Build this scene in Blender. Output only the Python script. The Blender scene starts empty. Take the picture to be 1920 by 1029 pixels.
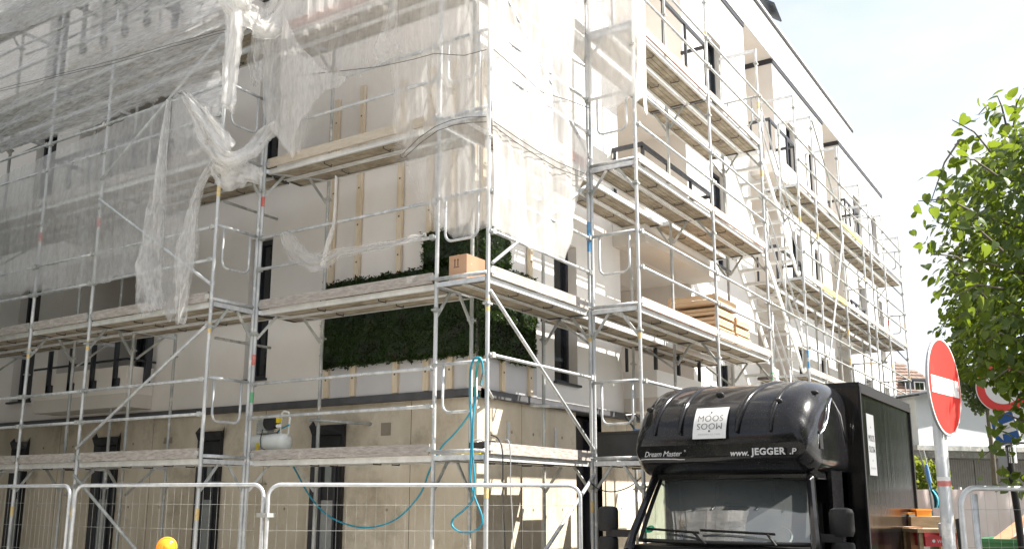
import bpy, math, random
from mathutils import Vector, Matrix, noise
R = math.radians
S = bpy.context.scene
COL = S.collection
rnd = random.Random(7)

# ------------------------------------------------------------------ camera
F_PX, CX, CY = 1746.43, 960.0, 514.5 + 72.56
CAM = Vector((5.8105, -8.4693, 1.7462))
YAW, PIT, ROL = 0.5746, 0.1964, 0.0027
FW = Vector((-math.sin(YAW)*math.cos(PIT), math.cos(YAW)*math.cos(PIT), math.sin(PIT)))
RT0 = Vector((math.cos(YAW), math.sin(YAW), 0))
UP0 = RT0.cross(FW)
RT = RT0*math.cos(ROL) + UP0*math.sin(ROL)
UP = UP0*math.cos(ROL) - RT0*math.sin(ROL)
cd = bpy.data.cameras.new('camera')
cam = bpy.data.objects.new('camera', cd)
COL.objects.link(cam)
m = Matrix((RT, UP, -FW)).transposed().to_4x4()
m.translation = CAM
cam.matrix_world = m
cd.sensor_width = 36.0
cd.lens = F_PX/1920*36
cd.shift_y = 72.56/1920
cd.clip_end = 3000
cd.clip_start = 0.1
S.camera = cam

# survey helpers: where the sight line through a photo pixel meets a plane of the place
def ray(x, y): return FW + RT*((x-CX)/F_PX) - UP*((y-CY)/F_PX)
def onx(x, y, X0):
    d = ray(x, y); return CAM + d*((X0-CAM.x)/d.x)
def ony(x, y, Y0):
    d = ray(x, y); return CAM + d*((Y0-CAM.y)/d.y)
def onz(x, y, Z0):
    d = ray(x, y); return CAM + d*((Z0-CAM.z)/d.z)
def at(x, y, d): return CAM + ray(x, y)*d

# ------------------------------------------------------------------ light
SUN_AZ, SUN_EL = R(28), R(48)          # azimuth from +X towards +Y
sd = Vector((math.cos(SUN_AZ)*math.cos(SUN_EL), math.sin(SUN_AZ)*math.cos(SUN_EL), math.sin(SUN_EL)))
w = bpy.data.worlds.new("World"); S.world = w; w.use_nodes = True
nt = w.node_tree; nt.nodes.clear()
wo = nt.nodes.new('ShaderNodeOutputWorld'); bg = nt.nodes.new('ShaderNodeBackground')
sky = nt.nodes.new('ShaderNodeTexSky'); sky.sky_type = 'NISHITA'; sky.sun_disc = False
sky.sun_elevation = SUN_EL; sky.sun_rotation = math.atan2(sd.x, sd.y)
sky.air_density = 1.0; sky.dust_density = 1.6; sky.ozone_density = 1.0
tc = nt.nodes.new('ShaderNodeTexCoord')
mp = nt.nodes.new('ShaderNodeMapping'); mp.inputs['Scale'].default_value = (1.0, 1.0, 2.6)
nz = nt.nodes.new('ShaderNodeTexNoise'); nz.inputs['Scale'].default_value = 2.6; nz.inputs['Detail'].default_value = 7; nz.inputs['Roughness'].default_value = .56
cr = nt.nodes.new('ShaderNodeValToRGB'); cr.color_ramp.elements[0].position = .34; cr.color_ramp.elements[1].position = .57
mx = nt.nodes.new('ShaderNodeMix'); mx.data_type = 'RGBA'
L = nt.links.new
L(tc.outputs['Generated'], mp.inputs['Vector']); L(mp.outputs['Vector'], nz.inputs['Vector'])
L(nz.outputs['Fac'], cr.inputs['Fac']); L(cr.outputs['Color'], mx.inputs['Factor'])
hs = nt.nodes.new('ShaderNodeHueSaturation'); hs.inputs['Saturation'].default_value = .6; hs.inputs['Value'].default_value = .95
L(sky.outputs['Color'], hs.inputs['Color'])
L(hs.outputs['Color'], mx.inputs['A']); mx.inputs['B'].default_value = (3.25, 3.3, 3.38, 1)
L(mx.outputs['Result'], bg.inputs['Color']); bg.inputs['Strength'].default_value = 0.10
L(bg.outputs['Background'], wo.inputs['Surface'])
sl = bpy.data.lights.new('sun', 'SUN'); sl.energy = 4.1; sl.angle = R(.53); sl.color = (1, .95, .87)
so = bpy.data.objects.new('sun', sl); COL.objects.link(so)
so.rotation_euler = sd.to_track_quat('Z', 'Y').to_euler(); so.location = (20, 10, 40)
S.view_settings.view_transform = 'Standard'; S.view_settings.look = 'None'
S.view_settings.gamma = 1; S.view_settings.use_curve_mapping = False
S.view_settings.exposure = 1.68
S.render.engine = 'CYCLES'
S.cycles.use_denoising = True
S.cycles.max_bounces = 10; S.cycles.transparent_max_bounces = 24

# ------------------------------------------------------------------ materials
MATS = {}
def mat(name, c1, c2=None, scale=4.0, rough=.6, metal=0.0, bump=0.0, stretch=(1, 1, 1), detail=6, coat=0, spec=.5, lo=.35, hi=.65, bscale=None, alpha=None, emit=None):
    M = bpy.data.materials.new(name); M.use_nodes = True
    n = M.node_tree.nodes; l = M.node_tree.links.new
    b = n['Principled BSDF']
    b.inputs['Base Color'].default_value = (*c1, 1); b.inputs['Roughness'].default_value = rough
    b.inputs['Metallic'].default_value = metal; b.inputs['Specular IOR Level'].default_value = spec
    if coat: b.inputs['Coat Weight'].default_value = coat; b.inputs['Coat Roughness'].default_value = .04
    if c2 is not None or bump:
        g = n.new('ShaderNodeNewGeometry'); mpn = n.new('ShaderNodeMapping'); mpn.inputs['Scale'].default_value = stretch
        l(g.outputs['Position'], mpn.inputs['Vector'])
        t = n.new('ShaderNodeTexNoise'); t.inputs['Scale'].default_value = scale; t.inputs['Detail'].default_value = detail; t.inputs['Roughness'].default_value = .62
        l(mpn.outputs['Vector'], t.inputs['Vector'])
        if c2 is not None:
            r = n.new('ShaderNodeValToRGB'); r.color_ramp.elements[0].position = lo; r.color_ramp.elements[1].position = hi
            r.color_ramp.elements[0].color = (*c1, 1); r.color_ramp.elements[1].color = (*c2, 1)
            l(t.outputs['Fac'], r.inputs['Fac']); l(r.outputs['Color'], b.inputs['Base Color'])
        if bump:
            t2 = t
            if bscale:
                t2 = n.new('ShaderNodeTexNoise'); t2.inputs['Scale'].default_value = bscale; t2.inputs['Detail'].default_value = 4
                l(mpn.outputs['Vector'], t2.inputs['Vector'])
            bp = n.new('ShaderNodeBump'); bp.inputs['Strength'].default_value = bump; bp.inputs['Distance'].default_value = .02
            l(t2.outputs['Fac'], bp.inputs['Height']); l(bp.outputs['Normal'], b.inputs['Normal'])
    if emit: b.inputs['Emission Color'].default_value = (*emit, 1); b.inputs['Emission Strength'].default_value = 1
    MATS[name] = M
    return M
mat('galv', (.40, .42, .43), (.62, .63, .63), 9, .5, .35, .15, (1, 1, .25))
mat('galv_dull', (.28, .29, .28), (.52, .53, .51), 7, .6, .25, .2, (1, 1, .3))
mat('galv_frame', (.5, .52, .54), (.66, .68, .7), 12, .42, .45)
mat('alu', (.62, .62, .60), (.78, .78, .76), 6, .42, .25)
mat('board_wood', (.27, .225, .16), (.46, .40, .31), 5, .8, 0, .25, (1.2, 1.2, 4))
mat('board_top', (.30, .28, .25), (.45, .42, .38), 5, .85, 0, .2)
mat('toe_grey', (.28, .25, .225), (.46, .42, .385), 6, .85, 0, .3, (1.5, 1.5, 7))
mat('toe_pink', (.45, .30, .26), (.60, .47, .42), 5, .8, 0, .2, (1.5, 1.5, 6))
mat('toe_yellow', (.62, .44, .10), (.70, .56, .25), 5, .8, 0, .2, (1.5, 1.5, 6))
mat('toe_tan', (.46, .39, .30), (.56, .49, .40), 5, .8, 0, .2, (1.5, 1.5, 6))
mat('dark_steel', (.05, .045, .04), (.11, .10, .09), 12, .6, .2)
mat('sticker', (.62, .42, .12), (.66, .55, .34), 25, .5)
mat('red_mark', (.50, .07, .06), (.62, .25, .22), 14, .6)
mat('blue_mark', (.05, .22, .46), (.16, .36, .55), 10, .6)
mat('green_mark', (.06, .36, .14), (.2, .42, .25), 10, .6)
mat('plaster', (.71, .665, .62), (.78, .745, .70), .9, .92, 0, .12, detail=9, lo=.3, hi=.7, bscale=60)
mat('plaster_white', (.72, .70, .67), (.76, .745, .72), .8, .9, 0, .08, bscale=60)
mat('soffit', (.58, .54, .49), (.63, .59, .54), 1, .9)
mat('board_grey', (.52, .51, .51), (.58, .57, .57), 1.2, .85)
mat('concrete', (.49, .42, .315), (.65, .58, .465), 1.5, .85, 0, .25, (1, 1, .45), detail=10, bscale=18)
mat('concrete_dark', (.22, .185, .14), (.30, .26, .2), 3, .9)
mat('membrane', (.012, .012, .013), (.025, .025, .027), 5, .55, 0, .4)
mat('anthracite', (.022, .025, .032), (.03, .034, .042), 5, .4)
mat('glass_dark', (.012, .015, .018), None, rough=.06, spec=.7)
mat('glass_pale', (.20, .22, .22), (.27, .28, .27), 2, .25)
mat('interior_dark', (.035, .03, .028), (.05, .045, .04), 1, .9)
mat('batten', (.58, .47, .33), (.70, .60, .46), 5, .75, 0, .1, (3, 3, .5))
mat('crate_wood', (.58, .38, .22), (.70, .51, .33), 5, .75, 0, .12, (1, 1, 5))
mat('cardboard', (.50, .30, .185), (.55, .345, .22), 3, .85)
mat('print_dark', (.06, .035, .025), None, rough=.8)
mat('van_black', (.006, .006, .008), (.010, .010, .012), 6, .17, 0, .0, coat=.1, spec=.34)
mat('van_plastic', (.009, .009, .010), (.014, .014, .015), 30, .6, 0, .1)
mat('van_dark', (.004, .004, .004), None, rough=.5)
mat('chrome', (.8, .8, .82), None, rough=.12, metal=1)
mat('white_print', (.78, .78, .77), None, rough=.5)
mat('silver_print', (.62, .62, .63), None, rough=.4)
mat('green_print', (.02, .42, .2), None, rough=.5)
mat('sign_red', (.72, .045, .035), (.76, .055, .045), 2, .45)
mat('sign_white', (.78, .77, .75), (.82, .81, .8), 2, .5)
mat('sign_blue', (.02, .09, .30), (.03, .12, .36), 3, .45)
mat('sign_back', (.38, .39, .4), None, rough=.5, metal=.4)
mat('hose', (.01, .22, .33), (.02, .29, .41), 6, .45)
mat('hose_green', (.02, .30, .26), None, rough=.45)
mat('cable', (.012, .012, .012), None, rough=.5)
mat('cable_grey', (.3, .3, .3), None, rough=.5)
mat('tank_white', (.72, .74, .70), (.78, .8, .76), 4, .3)
mat('black_plastic', (.012, .012, .013), (.02, .02, .022), 8, .45)
mat('red_plastic', (.48, .02, .03), (.55, .03, .03), 6, .4)
mat('orange_plastic', (.80, .27, .02), (.85, .33, .03), 6, .45)
mat('amber', (.85, .36, .02), None, rough=.2, spec=.7)
mat('yellow_plastic', (.75, .56, .03), None, rough=.4)
mat('teal_cloth', (.03, .28, .38), (.08, .38, .48), 7, .8)
mat('blue_cloth', (.12, .3, .6), None, rough=.8)
mat('house_white', (.66, .70, .74), (.70, .735, .77), 1, .85)
mat('house_beige', (.5, .48, .44), (.56, .54, .5), 1, .85)
mat('shutter', (.30, .29, .27), (.36, .35, .33), 5, .6)
mat('plinth_grey', (.06, .06, .065), (.09, .09, .095), 5, .6)
mat('roof_tile', (.17, .115, .09), (.25, .175, .14), 3, .85)
mat('slate', (.035, .04, .05), (.06, .065, .075), 6, .6)
mat('brick_red', (.33, .12, .08), (.42, .18, .12), 8, .85)
mat('tarp_pink', (.60, .48, .43), (.70, .62, .57), 1.2, .8, 0, .3)
mat('skip_green', (.03, .17, .07), (.05, .22, .1), 5, .55)
mat('skip_brown', (.36, .18, .09), (.44, .25, .14), 3, .8)
mat('bag_white', (.72, .72, .72), (.8, .8, .8), 4, .7)
mat('bark', (.10, .085, .065), (.17, .145, .11), 8, .9, 0, .5, (1, 1, .3))
mat('asphalt', (.30, .29, .27), (.37, .355, .33), 20, .9, 0, .2)
mat('road_asphalt', (.055, .055, .055), (.085, .084, .082), 20, .85, 0, .2)
mat('pavement', (.36, .34, .31), (.44, .42, .385), 6, .9, 0, .15)
mat('box_wood', (.30, .21, .12), (.40, .3, .18), 5, .8, 0, .1, (1, 1, 4))

# paint with rain-dust specks
def dusty(M):
    n = M.node_tree.nodes; l = M.node_tree.links.new; b = n['Principled BSDF']
    src = b.inputs['Base Color'].links[0].from_socket
    g = n.new('ShaderNodeNewGeometry')
    v = n.new('ShaderNodeTexVoronoi'); v.inputs['Scale'].default_value = 60; l(g.outputs['Position'], v.inputs['Vector'])
    r = n.new('ShaderNodeValToRGB'); r.color_ramp.elements[0].position = .05; r.color_ramp.elements[0].color = (1, 1, 1, 1); r.color_ramp.elements[1].position = .16; r.color_ramp.elements[1].color = (0, 0, 0, 1)
    l(v.outputs['Distance'], r.inputs['Fac'])
    n2 = n.new('ShaderNodeTexNoise'); n2.inputs['Scale'].default_value = 3.5; l(g.outputs['Position'], n2.inputs['Vector'])
    r2 = n.new('ShaderNodeMath'); r2.operation = 'MULTIPLY'; l(r.outputs['Color'], r2.inputs[0]); l(n2.outputs['Fac'], r2.inputs[1])
    r3 = n.new('ShaderNodeMath'); r3.operation = 'MULTIPLY'; l(r2.outputs[0], r3.inputs[0]); r3.inputs[1].default_value = .75
    r4 = n.new('ShaderNodeMath'); r4.operation = 'MULTIPLY_ADD'; l(n2.outputs['Fac'], r4.inputs[0]); r4.inputs[1].default_value = .010; l(r3.outputs[0], r4.inputs[2])
    mm = n.new('ShaderNodeMix'); mm.data_type = 'RGBA'; l(r4.outputs[0], mm.inputs['Factor']); l(src, mm.inputs['A']); mm.inputs['B'].default_value = (.34, .32, .29, 1)
    l(mm.outputs['Result'], b.inputs['Base Color'])
    q = n.new('ShaderNodeMath'); q.operation = 'MULTIPLY_ADD'; l(r4.outputs[0], q.inputs[0]); q.inputs[1].default_value = .8; q.inputs[2].default_value = .13; l(q.outputs[0], b.inputs['Roughness'])
dusty(MATS['van_black'])
mat('van_side', (.004, .004, .005), (.022, .020, .017), 2.5, .15, 0, .10, (3, 7, .3), coat=.0, bscale=3, spec=.42, lo=.48, hi=.8)  # grime-toned upright streaks stand in for the side's streaked reflections

# splashes of plaster on the scaffold tubes
def splashed(M, col, lo, hi, sc):
    n = M.node_tree.nodes; l = M.node_tree.links.new; b = n['Principled BSDF']
    src = b.inputs['Base Color'].links[0].from_socket
    g = n.new('ShaderNodeNewGeometry'); t = n.new('ShaderNodeTexNoise'); t.inputs['Scale'].default_value = sc; t.inputs['Detail'].default_value = 8; t.inputs['Roughness'].default_value = .7
    l(g.outputs['Position'], t.inputs['Vector'])
    r = n.new('ShaderNodeValToRGB'); r.color_ramp.elements[0].position = lo; r.color_ramp.elements[1].position = hi; l(t.outputs['Fac'], r.inputs['Fac'])
    mm = n.new('ShaderNodeMix'); mm.data_type = 'RGBA'; l(r.outputs['Color'], mm.inputs['Factor']); l(src, mm.inputs['A']); mm.inputs['B'].default_value = (*col, 1)
    l(mm.outputs['Result'], b.inputs['Base Color'])
splashed(MATS['galv'], (.74, .72, .69), .56, .66, 5)
splashed(MATS['galv_dull'], (.66, .62, .56), .55, .66, 5)
splashed(MATS['concrete'], (.27, .225, .165), .52, .74, 1.1)
splashed(MATS['toe_grey'], (.62, .59, .56), .6, .7, 4)
splashed(MATS['board_wood'], (.14, .11, .075), .56, .72, 1.7)

def leafmat(name, c1, c2, ct):
    M = bpy.data.materials.new(name); M.use_nodes = True; n = M.node_tree.nodes; l = M.node_tree.links.new; n.clear()
    o = n.new('ShaderNodeOutputMaterial'); d = n.new('ShaderNodeBsdfPrincipled'); d.inputs['Roughness'].default_value = .42
    tr = n.new('ShaderNodeBsdfTranslucent'); mxs = n.new('ShaderNodeMixShader'); mxs.inputs[0].default_value = .42
    g = n.new('ShaderNodeNewGeometry'); oi = n.new('ShaderNodeObjectInfo')
    ad = n.new('ShaderNodeMath'); ad.operation = 'ADD'; l(g.outputs['Random Per Island'], ad.inputs[0]); l(oi.outputs['Random'], ad.inputs[1])
    fr = n.new('ShaderNodeMath'); fr.operation = 'FRACT'; l(ad.outputs[0], fr.inputs[0])
    r = n.new('ShaderNodeValToRGB'); r.color_ramp.elements[0].color = (*c1, 1); r.color_ramp.elements[1].color = (*c2, 1); l(fr.outputs[0], r.inputs['Fac'])
    l(r.outputs['Color'], d.inputs['Base Color'])
    r2 = n.new('ShaderNodeMix'); r2.data_type = 'RGBA'; r2.inputs['Factor'].default_value = .75; l(r.outputs['Color'], r2.inputs['A']); r2.inputs['B'].default_value = (*ct, 1)
    l(r2.outputs['Result'], tr.inputs['Color'])
    l(d.outputs[0], mxs.inputs[1]); l(tr.outputs[0], mxs.inputs[2]); l(mxs.outputs[0], o.inputs['Surface'])
    MATS[name] = M
leafmat('linden_leaf', (.028, .065, .012), (.075, .12, .022), (.32, .42, .03))
leafmat('far_leaf', (.05, .085, .03), (.10, .14, .05), (.20, .27, .07))
leafmat('bush_leaf', (.10, .17, .02), (.2, .26, .04), (.4, .45, .06))
leafmat('moss', (.009, .024, .005), (.052, .105, .016), (.05, .09, .012))

def patchy(M, col, sc, lo, hi):
    n = M.node_tree.nodes; l = M.node_tree.links.new; d = next(q for q in n if q.type == 'BSDF_PRINCIPLED'); src = d.inputs['Base Color'].links[0].from_socket
    g = n.new('ShaderNodeNewGeometry'); t = n.new('ShaderNodeTexNoise'); t.inputs['Scale'].default_value = sc; t.inputs['Detail'].default_value = 5; l(g.outputs['Position'], t.inputs['Vector'])
    r = n.new('ShaderNodeValToRGB'); r.color_ramp.elements[0].position = lo; r.color_ramp.elements[1].position = hi; l(t.outputs['Fac'], r.inputs['Fac'])
    mm = n.new('ShaderNodeMix'); mm.data_type = 'RGBA'; l(r.outputs['Color'], mm.inputs['Factor']); l(src, mm.inputs['A']); mm.inputs['B'].default_value = (*col, 1); l(mm.outputs['Result'], d.inputs['Base Color'])
patchy(MATS['moss'], (.012, .022, .006), 3.2, .46, .62)
patchy(MATS['moss'], (.06, .035, .015), 4.5, .64, .74)
patchy(MATS['sign_red'], (.55, .10, .08), 6, .55, .8)
def netmat(name, base, var, col, streak=(1.2, 1.2, 9), rot=(0, R(8), 0), scale=2.2, transl=.5):
    M = bpy.data.materials.new(name); M.use_nodes = True; n = M.node_tree.nodes; l = M.node_tree.links.new; n.clear()
    o = n.new('ShaderNodeOutputMaterial'); d = n.new('ShaderNodeBsdfDiffuse'); d.inputs['Color'].default_value = (*col, 1)
    tl = n.new('ShaderNodeBsdfTranslucent'); tl.inputs['Color'].default_value = (*col, 1)
    tp = n.new('ShaderNodeBsdfTransparent'); m1 = n.new('ShaderNodeMixShader'); m1.inputs[0].default_value = transl; m2 = n.new('ShaderNodeMixShader')
    g = n.new('ShaderNodeNewGeometry'); mpn = n.new('ShaderNodeMapping'); mpn.inputs['Scale'].default_value = streak; mpn.inputs['Rotation'].default_value = rot
    l(g.outputs['Position'], mpn.inputs['Vector'])
    t = n.new('ShaderNodeTexNoise'); t.inputs['Scale'].default_value = scale; t.inputs['Detail'].default_value = 5; t.inputs['Roughness'].default_value = .6; t.inputs['Distortion'].default_value = .6
    l(mpn.outputs['Vector'], t.inputs['Vector'])
    mr = n.new('ShaderNodeMapRange'); mr.inputs['From Min'].default_value = .3; mr.inputs['From Max'].default_value = .72
    mr.inputs['To Min'].default_value = base-var; mr.inputs['To Max'].default_value = base+var; l(t.outputs['Fac'], mr.inputs['Value'])
    at_ = n.new('ShaderNodeAttribute'); at_.attribute_name = 'weave'; mu = n.new('ShaderNodeMath'); mu.operation = 'MULTIPLY'; mu.use_clamp = True; l(mr.outputs['Result'], mu.inputs[0]); l(at_.outputs['Fac'], mu.inputs[1]); l(mu.outputs[0], m2.inputs[0])
    bp = n.new('ShaderNodeBump'); bp.inputs['Strength'].default_value = .45; bp.inputs['Distance'].default_value = .012; l(t.outputs['Fac'], bp.inputs['Height']); l(bp.outputs['Normal'], d.inputs['Normal']); l(bp.outputs['Normal'], tl.inputs['Normal'])
    l(d.outputs[0], m1.inputs[1]); l(tl.outputs[0], m1.inputs[2])
    l(tp.outputs[0], m2.inputs[1]); l(m1.outputs[0], m2.inputs[2]); l(m2.outputs[0], o.inputs['Surface'])
    MATS[name] = M
netmat('net_upper', .52, .24, (.82, .825, .835), (2.0, 2.0, 11), (0, R(9), 0), 2.4)  # netting copies with light in their colour: greyer in shade, whiter in sun
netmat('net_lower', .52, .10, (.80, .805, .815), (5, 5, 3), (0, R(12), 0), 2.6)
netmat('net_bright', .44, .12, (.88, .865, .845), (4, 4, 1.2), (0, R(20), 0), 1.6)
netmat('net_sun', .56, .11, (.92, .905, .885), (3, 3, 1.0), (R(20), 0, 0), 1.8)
netmat('net_bunch', .90, .12, (.94, .925, .90), (7, 7, 3), (0, 0, 0), 2.0)
netmat('net_strip', .52, .25, (.94, .93, .915), (5, 5, 2), (0, 0, 0), 2.0)
netmat('net_flap', .50, .22, (.92, .91, .89), (6, 6, 1.5), (0, R(-25), 0), 1.8)
netmat('net_hem', .9, .08, (.55, .50, .43), (6, 6, 6), (0, 0, 0), 2.0)

# ------------------------------------------------------------------ mesh helpers
class MB:
    def __init__(s): s.v = []; s.f = []; s.m = []; s.k = 0
    def add(s, vs, fs, k=None):
        b = len(s.v); s.v += [tuple(q) for q in vs]; k = s.k if k is None else k
        for f in fs: s.f.append(tuple(b+i for i in f)); s.m.append(k)
    def box(s, a, b, k=None, M=None):
        x0, y0, z0 = a; x1, y1, z1 = b
        vs = [Vector(q) for q in ((x0,y0,z0),(x1,y0,z0),(x1,y1,z0),(x0,y1,z0),(x0,y0,z1),(x1,y0,z1),(x1,y1,z1),(x0,y1,z1))]
        if M is not None: vs = [M @ q for q in vs]
        s.add(vs, [(0,3,2,1),(4,5,6,7),(0,1,5,4),(1,2,6,5),(2,3,7,6),(3,0,4,7)], k)
    def beam(s, p0, p1, w, h, k=None, up=(0, 0, 1)):
        p0 = Vector(p0); p1 = Vector(p1); d = (p1-p0).normalized(); u = Vector(up)
        sd_ = d.cross(u)
        if sd_.length < 1e-4: sd_ = d.cross(Vector((1, 0, 0)))
        sd_.normalize(); u = sd_.cross(d)
        vs = [p + sd_*a*w/2 + u*b*h/2 for p in (p0, p1) for a, b in ((-1,-1),(1,-1),(1,1),(-1,1))]
        s.add(vs, [(3,2,1,0),(4,5,6,7),(0,1,5,4),(1,2,6,5),(2,3,7,6),(3,0,4,7)], k)
    def path(s, pts, r, n=8, closed=False, k=None, caps=True, flat=1.0):
        pts = [Vector(p) for p in pts]; N = len(pts); rr = r if isinstance(r, (list, tuple)) else [r]*N
        T = []
        for i in range(N):
            a = pts[i-1] if (i > 0 or closed) else pts[i]; b = pts[(i+1) % N] if (i < N-1 or closed) else pts[i]
            T.append((b-a).normalized())
        u = T[0].cross(Vector((0, 0, 1)))
        if u.length < 1e-3: u = Vector((1, 0, 0))
        u.normalize(); vs = []
        for i in range(N):
            u = (u - T[i]*u.dot(T[i])).normalized(); v = T[i].cross(u)
            for j in range(n):
                a = 2*math.pi*j/n; vs.append(pts[i] + u*math.cos(a)*rr[i] + v*math.sin(a)*rr[i]*flat)
        fs = []
        for i in range(N if closed else N-1):
            i2 = (i+1) % N
            for j in range(n): fs.append((i*n+j, i*n+(j+1) % n, i2*n+(j+1) % n, i2*n+j))
        if caps and not closed: fs += [tuple(range(n-1, -1, -1)), tuple((N-1)*n+j for j in range(n))]
        s.add(vs, fs, k)
    def tube(s, a, b, r, n=8, k=None): s.path([a, b], r, n, k=k)
    def lathe(s, prof, M, n=20, k=None):
        vs = []; fs = []
        for r_, z in prof:
            for j in range(n):
                a = 2*math.pi*j/n; vs.append(M @ Vector((r_*math.cos(a), r_*math.sin(a), z)))
        for i in range(len(prof)-1):
            for j in range(n): fs.append((i*n+j, i*n+(j+1) % n, (i+1)*n+(j+1) % n, (i+1)*n+j))
        fs += [tuple(range(n-1, -1, -1)), tuple((len(prof)-1)*n+j for j in range(n))]
        s.add(vs, fs, k)
    def grid(s, fn, nu, nv, k=None):
        vs = [fn(i/nu, j/nv) for j in range(nv+1) for i in range(nu+1)]; W = nu+1
        s.add(vs, [(j*W+i, j*W+i+1, (j+1)*W+i+1, (j+1)*W+i) for j in range(nv) for i in range(nu)], k)
    def prism(s, poly, t, M, k=None):
        n = len(poly); vs = [M @ Vector((x, y, 0)) for x, y in poly] + [M @ Vector((x, y, t)) for x, y in poly]
        s.add(vs, [tuple(range(n-1, -1, -1)), tuple(range(n, 2*n))] + [(i, (i+1) % n, n+(i+1) % n, n+i) for i in range(n)], k)
    def wall(s, mp_, u0, u1, v0, v1, holes, k=None, kr=None, kb=None):
        # holes: (u0,u1,v0,v1,depth,back?)
        us = sorted({u0, u1, *[min(max(h[i], u0), u1) for h in holes for i in (0, 1)]}); vs_ = sorted({v0, v1, *[min(max(h[i], v0), v1) for h in holes for i in (2, 3)]})
        for a, b in zip(us, us[1:]):
            for c, d in zip(vs_, vs_[1:]):
                x, y = (a+b)/2, (c+d)/2
                if any(h[0] < x < h[1] and h[2] < y < h[3] for h in holes): continue
                s.add([mp_(a, c, 0), mp_(b, c, 0), mp_(b, d, 0), mp_(a, d, 0)], [(0, 1, 2, 3)], k)
        for h in holes:
            a, b, c, d, e = h[:5]
            q = [(a, c), (b, c), (b, d), (a, d)]
            for i in range(4):
                p0, p1 = q[i], q[(i+1) % 4]
                s.add([mp_(*p0, 0), mp_(*p1, 0), mp_(*p1, e), mp_(*p0, e)], [(0, 1, 2, 3)], kr if kr is not None else k)
            if len(h) > 5 and h[5]: s.add([mp_(a, c, e), mp_(b, c, e), mp_(b, d, e), mp_(a, d, e)], [(0, 1, 2, 3)], kb if kb is not None else k)
    def mesh(s, name, mats, smooth=False):
        me = bpy.data.meshes.new(name); me.from_pydata(s.v, [], s.f)
        for q in (mats if isinstance(mats, (list, tuple)) else [mats]): me.materials.append(MATS[q] if isinstance(q, str) else q)
        if any(s.m): me.polygons.foreach_set('material_index', s.m)
        if smooth: me.polygons.foreach_set('use_smooth', [True]*len(s.f)); 
        me.update(); return me
    def build(s, name, mats, parent=None, smooth=False, auto=None, label=None):
        me = s.mesh(name, mats, smooth)
        if auto: me.polygons.foreach_set('use_smooth', [True]*len(s.f)); me.set_sharp_from_angle(angle=R(auto))
        return link(name, me, parent, label=label)

def base_of(p):
    if p.parent is None: return p.matrix_basis.copy()
    return base_of(p.parent) @ p.matrix_parent_inverse @ p.matrix_basis
def link(name, me, parent=None, M=None, label=None):
    o = bpy.data.objects.new(name, me); COL.objects.link(o)
    if parent is not None:
        o.parent = parent; o.matrix_parent_inverse = base_of(parent).inverted()
    if M is not None: o.matrix_basis = M
    if label: o['label'] = label
    return o
def tag(o, label=None, cat=None, group=None, kind=None):
    if label: o['label'] = label
    if cat: o['category'] = cat
    if group: o['group'] = group
    if kind: o['kind'] = kind
    return o
def thing(name, label, cat, loc=(0, 0, 0), group=None):
    o = bpy.data.objects.new(name, None); COL.objects.link(o); o.location = loc; o.empty_display_size = .2
    return tag(o, label, cat, group)

TUBES = {}
def tube(name, p0, p1, r, mname, parent, n=10):
    key = (round(r, 4), mname, n)
    if key not in TUBES:
        b = MB(); b.path([(0, 0, 0), (0, 0, 1)], r, n); me = b.mesh('tube', mname)
        me.polygons.foreach_set('use_smooth', [len(p.vertices) == 4 for p in me.polygons]); TUBES[key] = me
    p0 = Vector(p0); p1 = Vector(p1); d = p1-p0
    M = Matrix.Translation(p0) @ d.to_track_quat('Z', 'Y').to_matrix().to_4x4() @ Matrix.Diagonal((1, 1, d.length, 1))
    return link(name, TUBES[key], parent, M)

FONT_CACHE = {}
def text_mesh(txt, size, shear=0.0, bold=0.0, align='CENTER', spacing=1.0):
    cu = bpy.data.curves.new('lettering', 'FONT'); cu.body = txt; cu.size = size; cu.shear = shear; cu.offset = bold
    cu.align_x = align; cu.align_y = 'CENTER'; cu.space_character = spacing; cu.resolution_u = 3
    o = bpy.data.objects.new('lettering', cu); COL.objects.link(o)
    dg = bpy.context.evaluated_depsgraph_get(); me = bpy.data.meshes.new_from_object(o.evaluated_get(dg))
    COL.objects.unlink(o); bpy.data.objects.remove(o); bpy.data.curves.remove(cu)
    return me
def text(name, txt, size, M, mname, parent, warp=None, **kw):
    me = text_mesh(txt, size, **kw); me.materials.clear(); me.materials.append(MATS[mname])
    if warp:
        for v in me.vertices: v.co = warp(M @ v.co)
        return link(name, me, parent)
    return link(name, me, parent, M)
def frame_M(o, xd, yd):
    xd = Vector(xd).normalized(); yd = Vector(yd); yd = (yd - xd*yd.dot(xd)).normalized(); zd = xd.cross(yd)
    M = Matrix((xd, yd, zd)).transposed().to_4x4(); M.translation = Vector(o); return M
def fbm(x, y, z=0, o=4): return noise.fractal(Vector((x, y, z)), .9, 2.0, o)
# ------------------------------------------------------------------ ground
b = MB(); b.add([(-400,-400,0),(400,-400,0),(400,600,0),(-400,600,0)], [(0,1,2,3)])
tag(b.build('ground', 'asphalt'), kind='structure')
b = MB(); b.add([(1.132, -60, .006), (9, -60, .006), (9, 60, .006), (1.132, 60, .006)], [(0, 1, 2, 3)]); tag(b.build('road', 'road_asphalt'), kind='structure')
b = MB(); b.box((-60, -3.2, .004), (1.0, 1.0, .12)); b.box((-.9, 1.0, .004), (1.0, 60, .12))
tag(b.build('pavement', 'pavement'), kind='structure')
b = MB(); b.box((1.003, -3.2, .004), (1.13, 60, .135)); b.box((-60, -3.33, .004), (1.13, -3.203, .135))
tag(b.build('kerb', 'galv_dull'), kind='structure')

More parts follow.
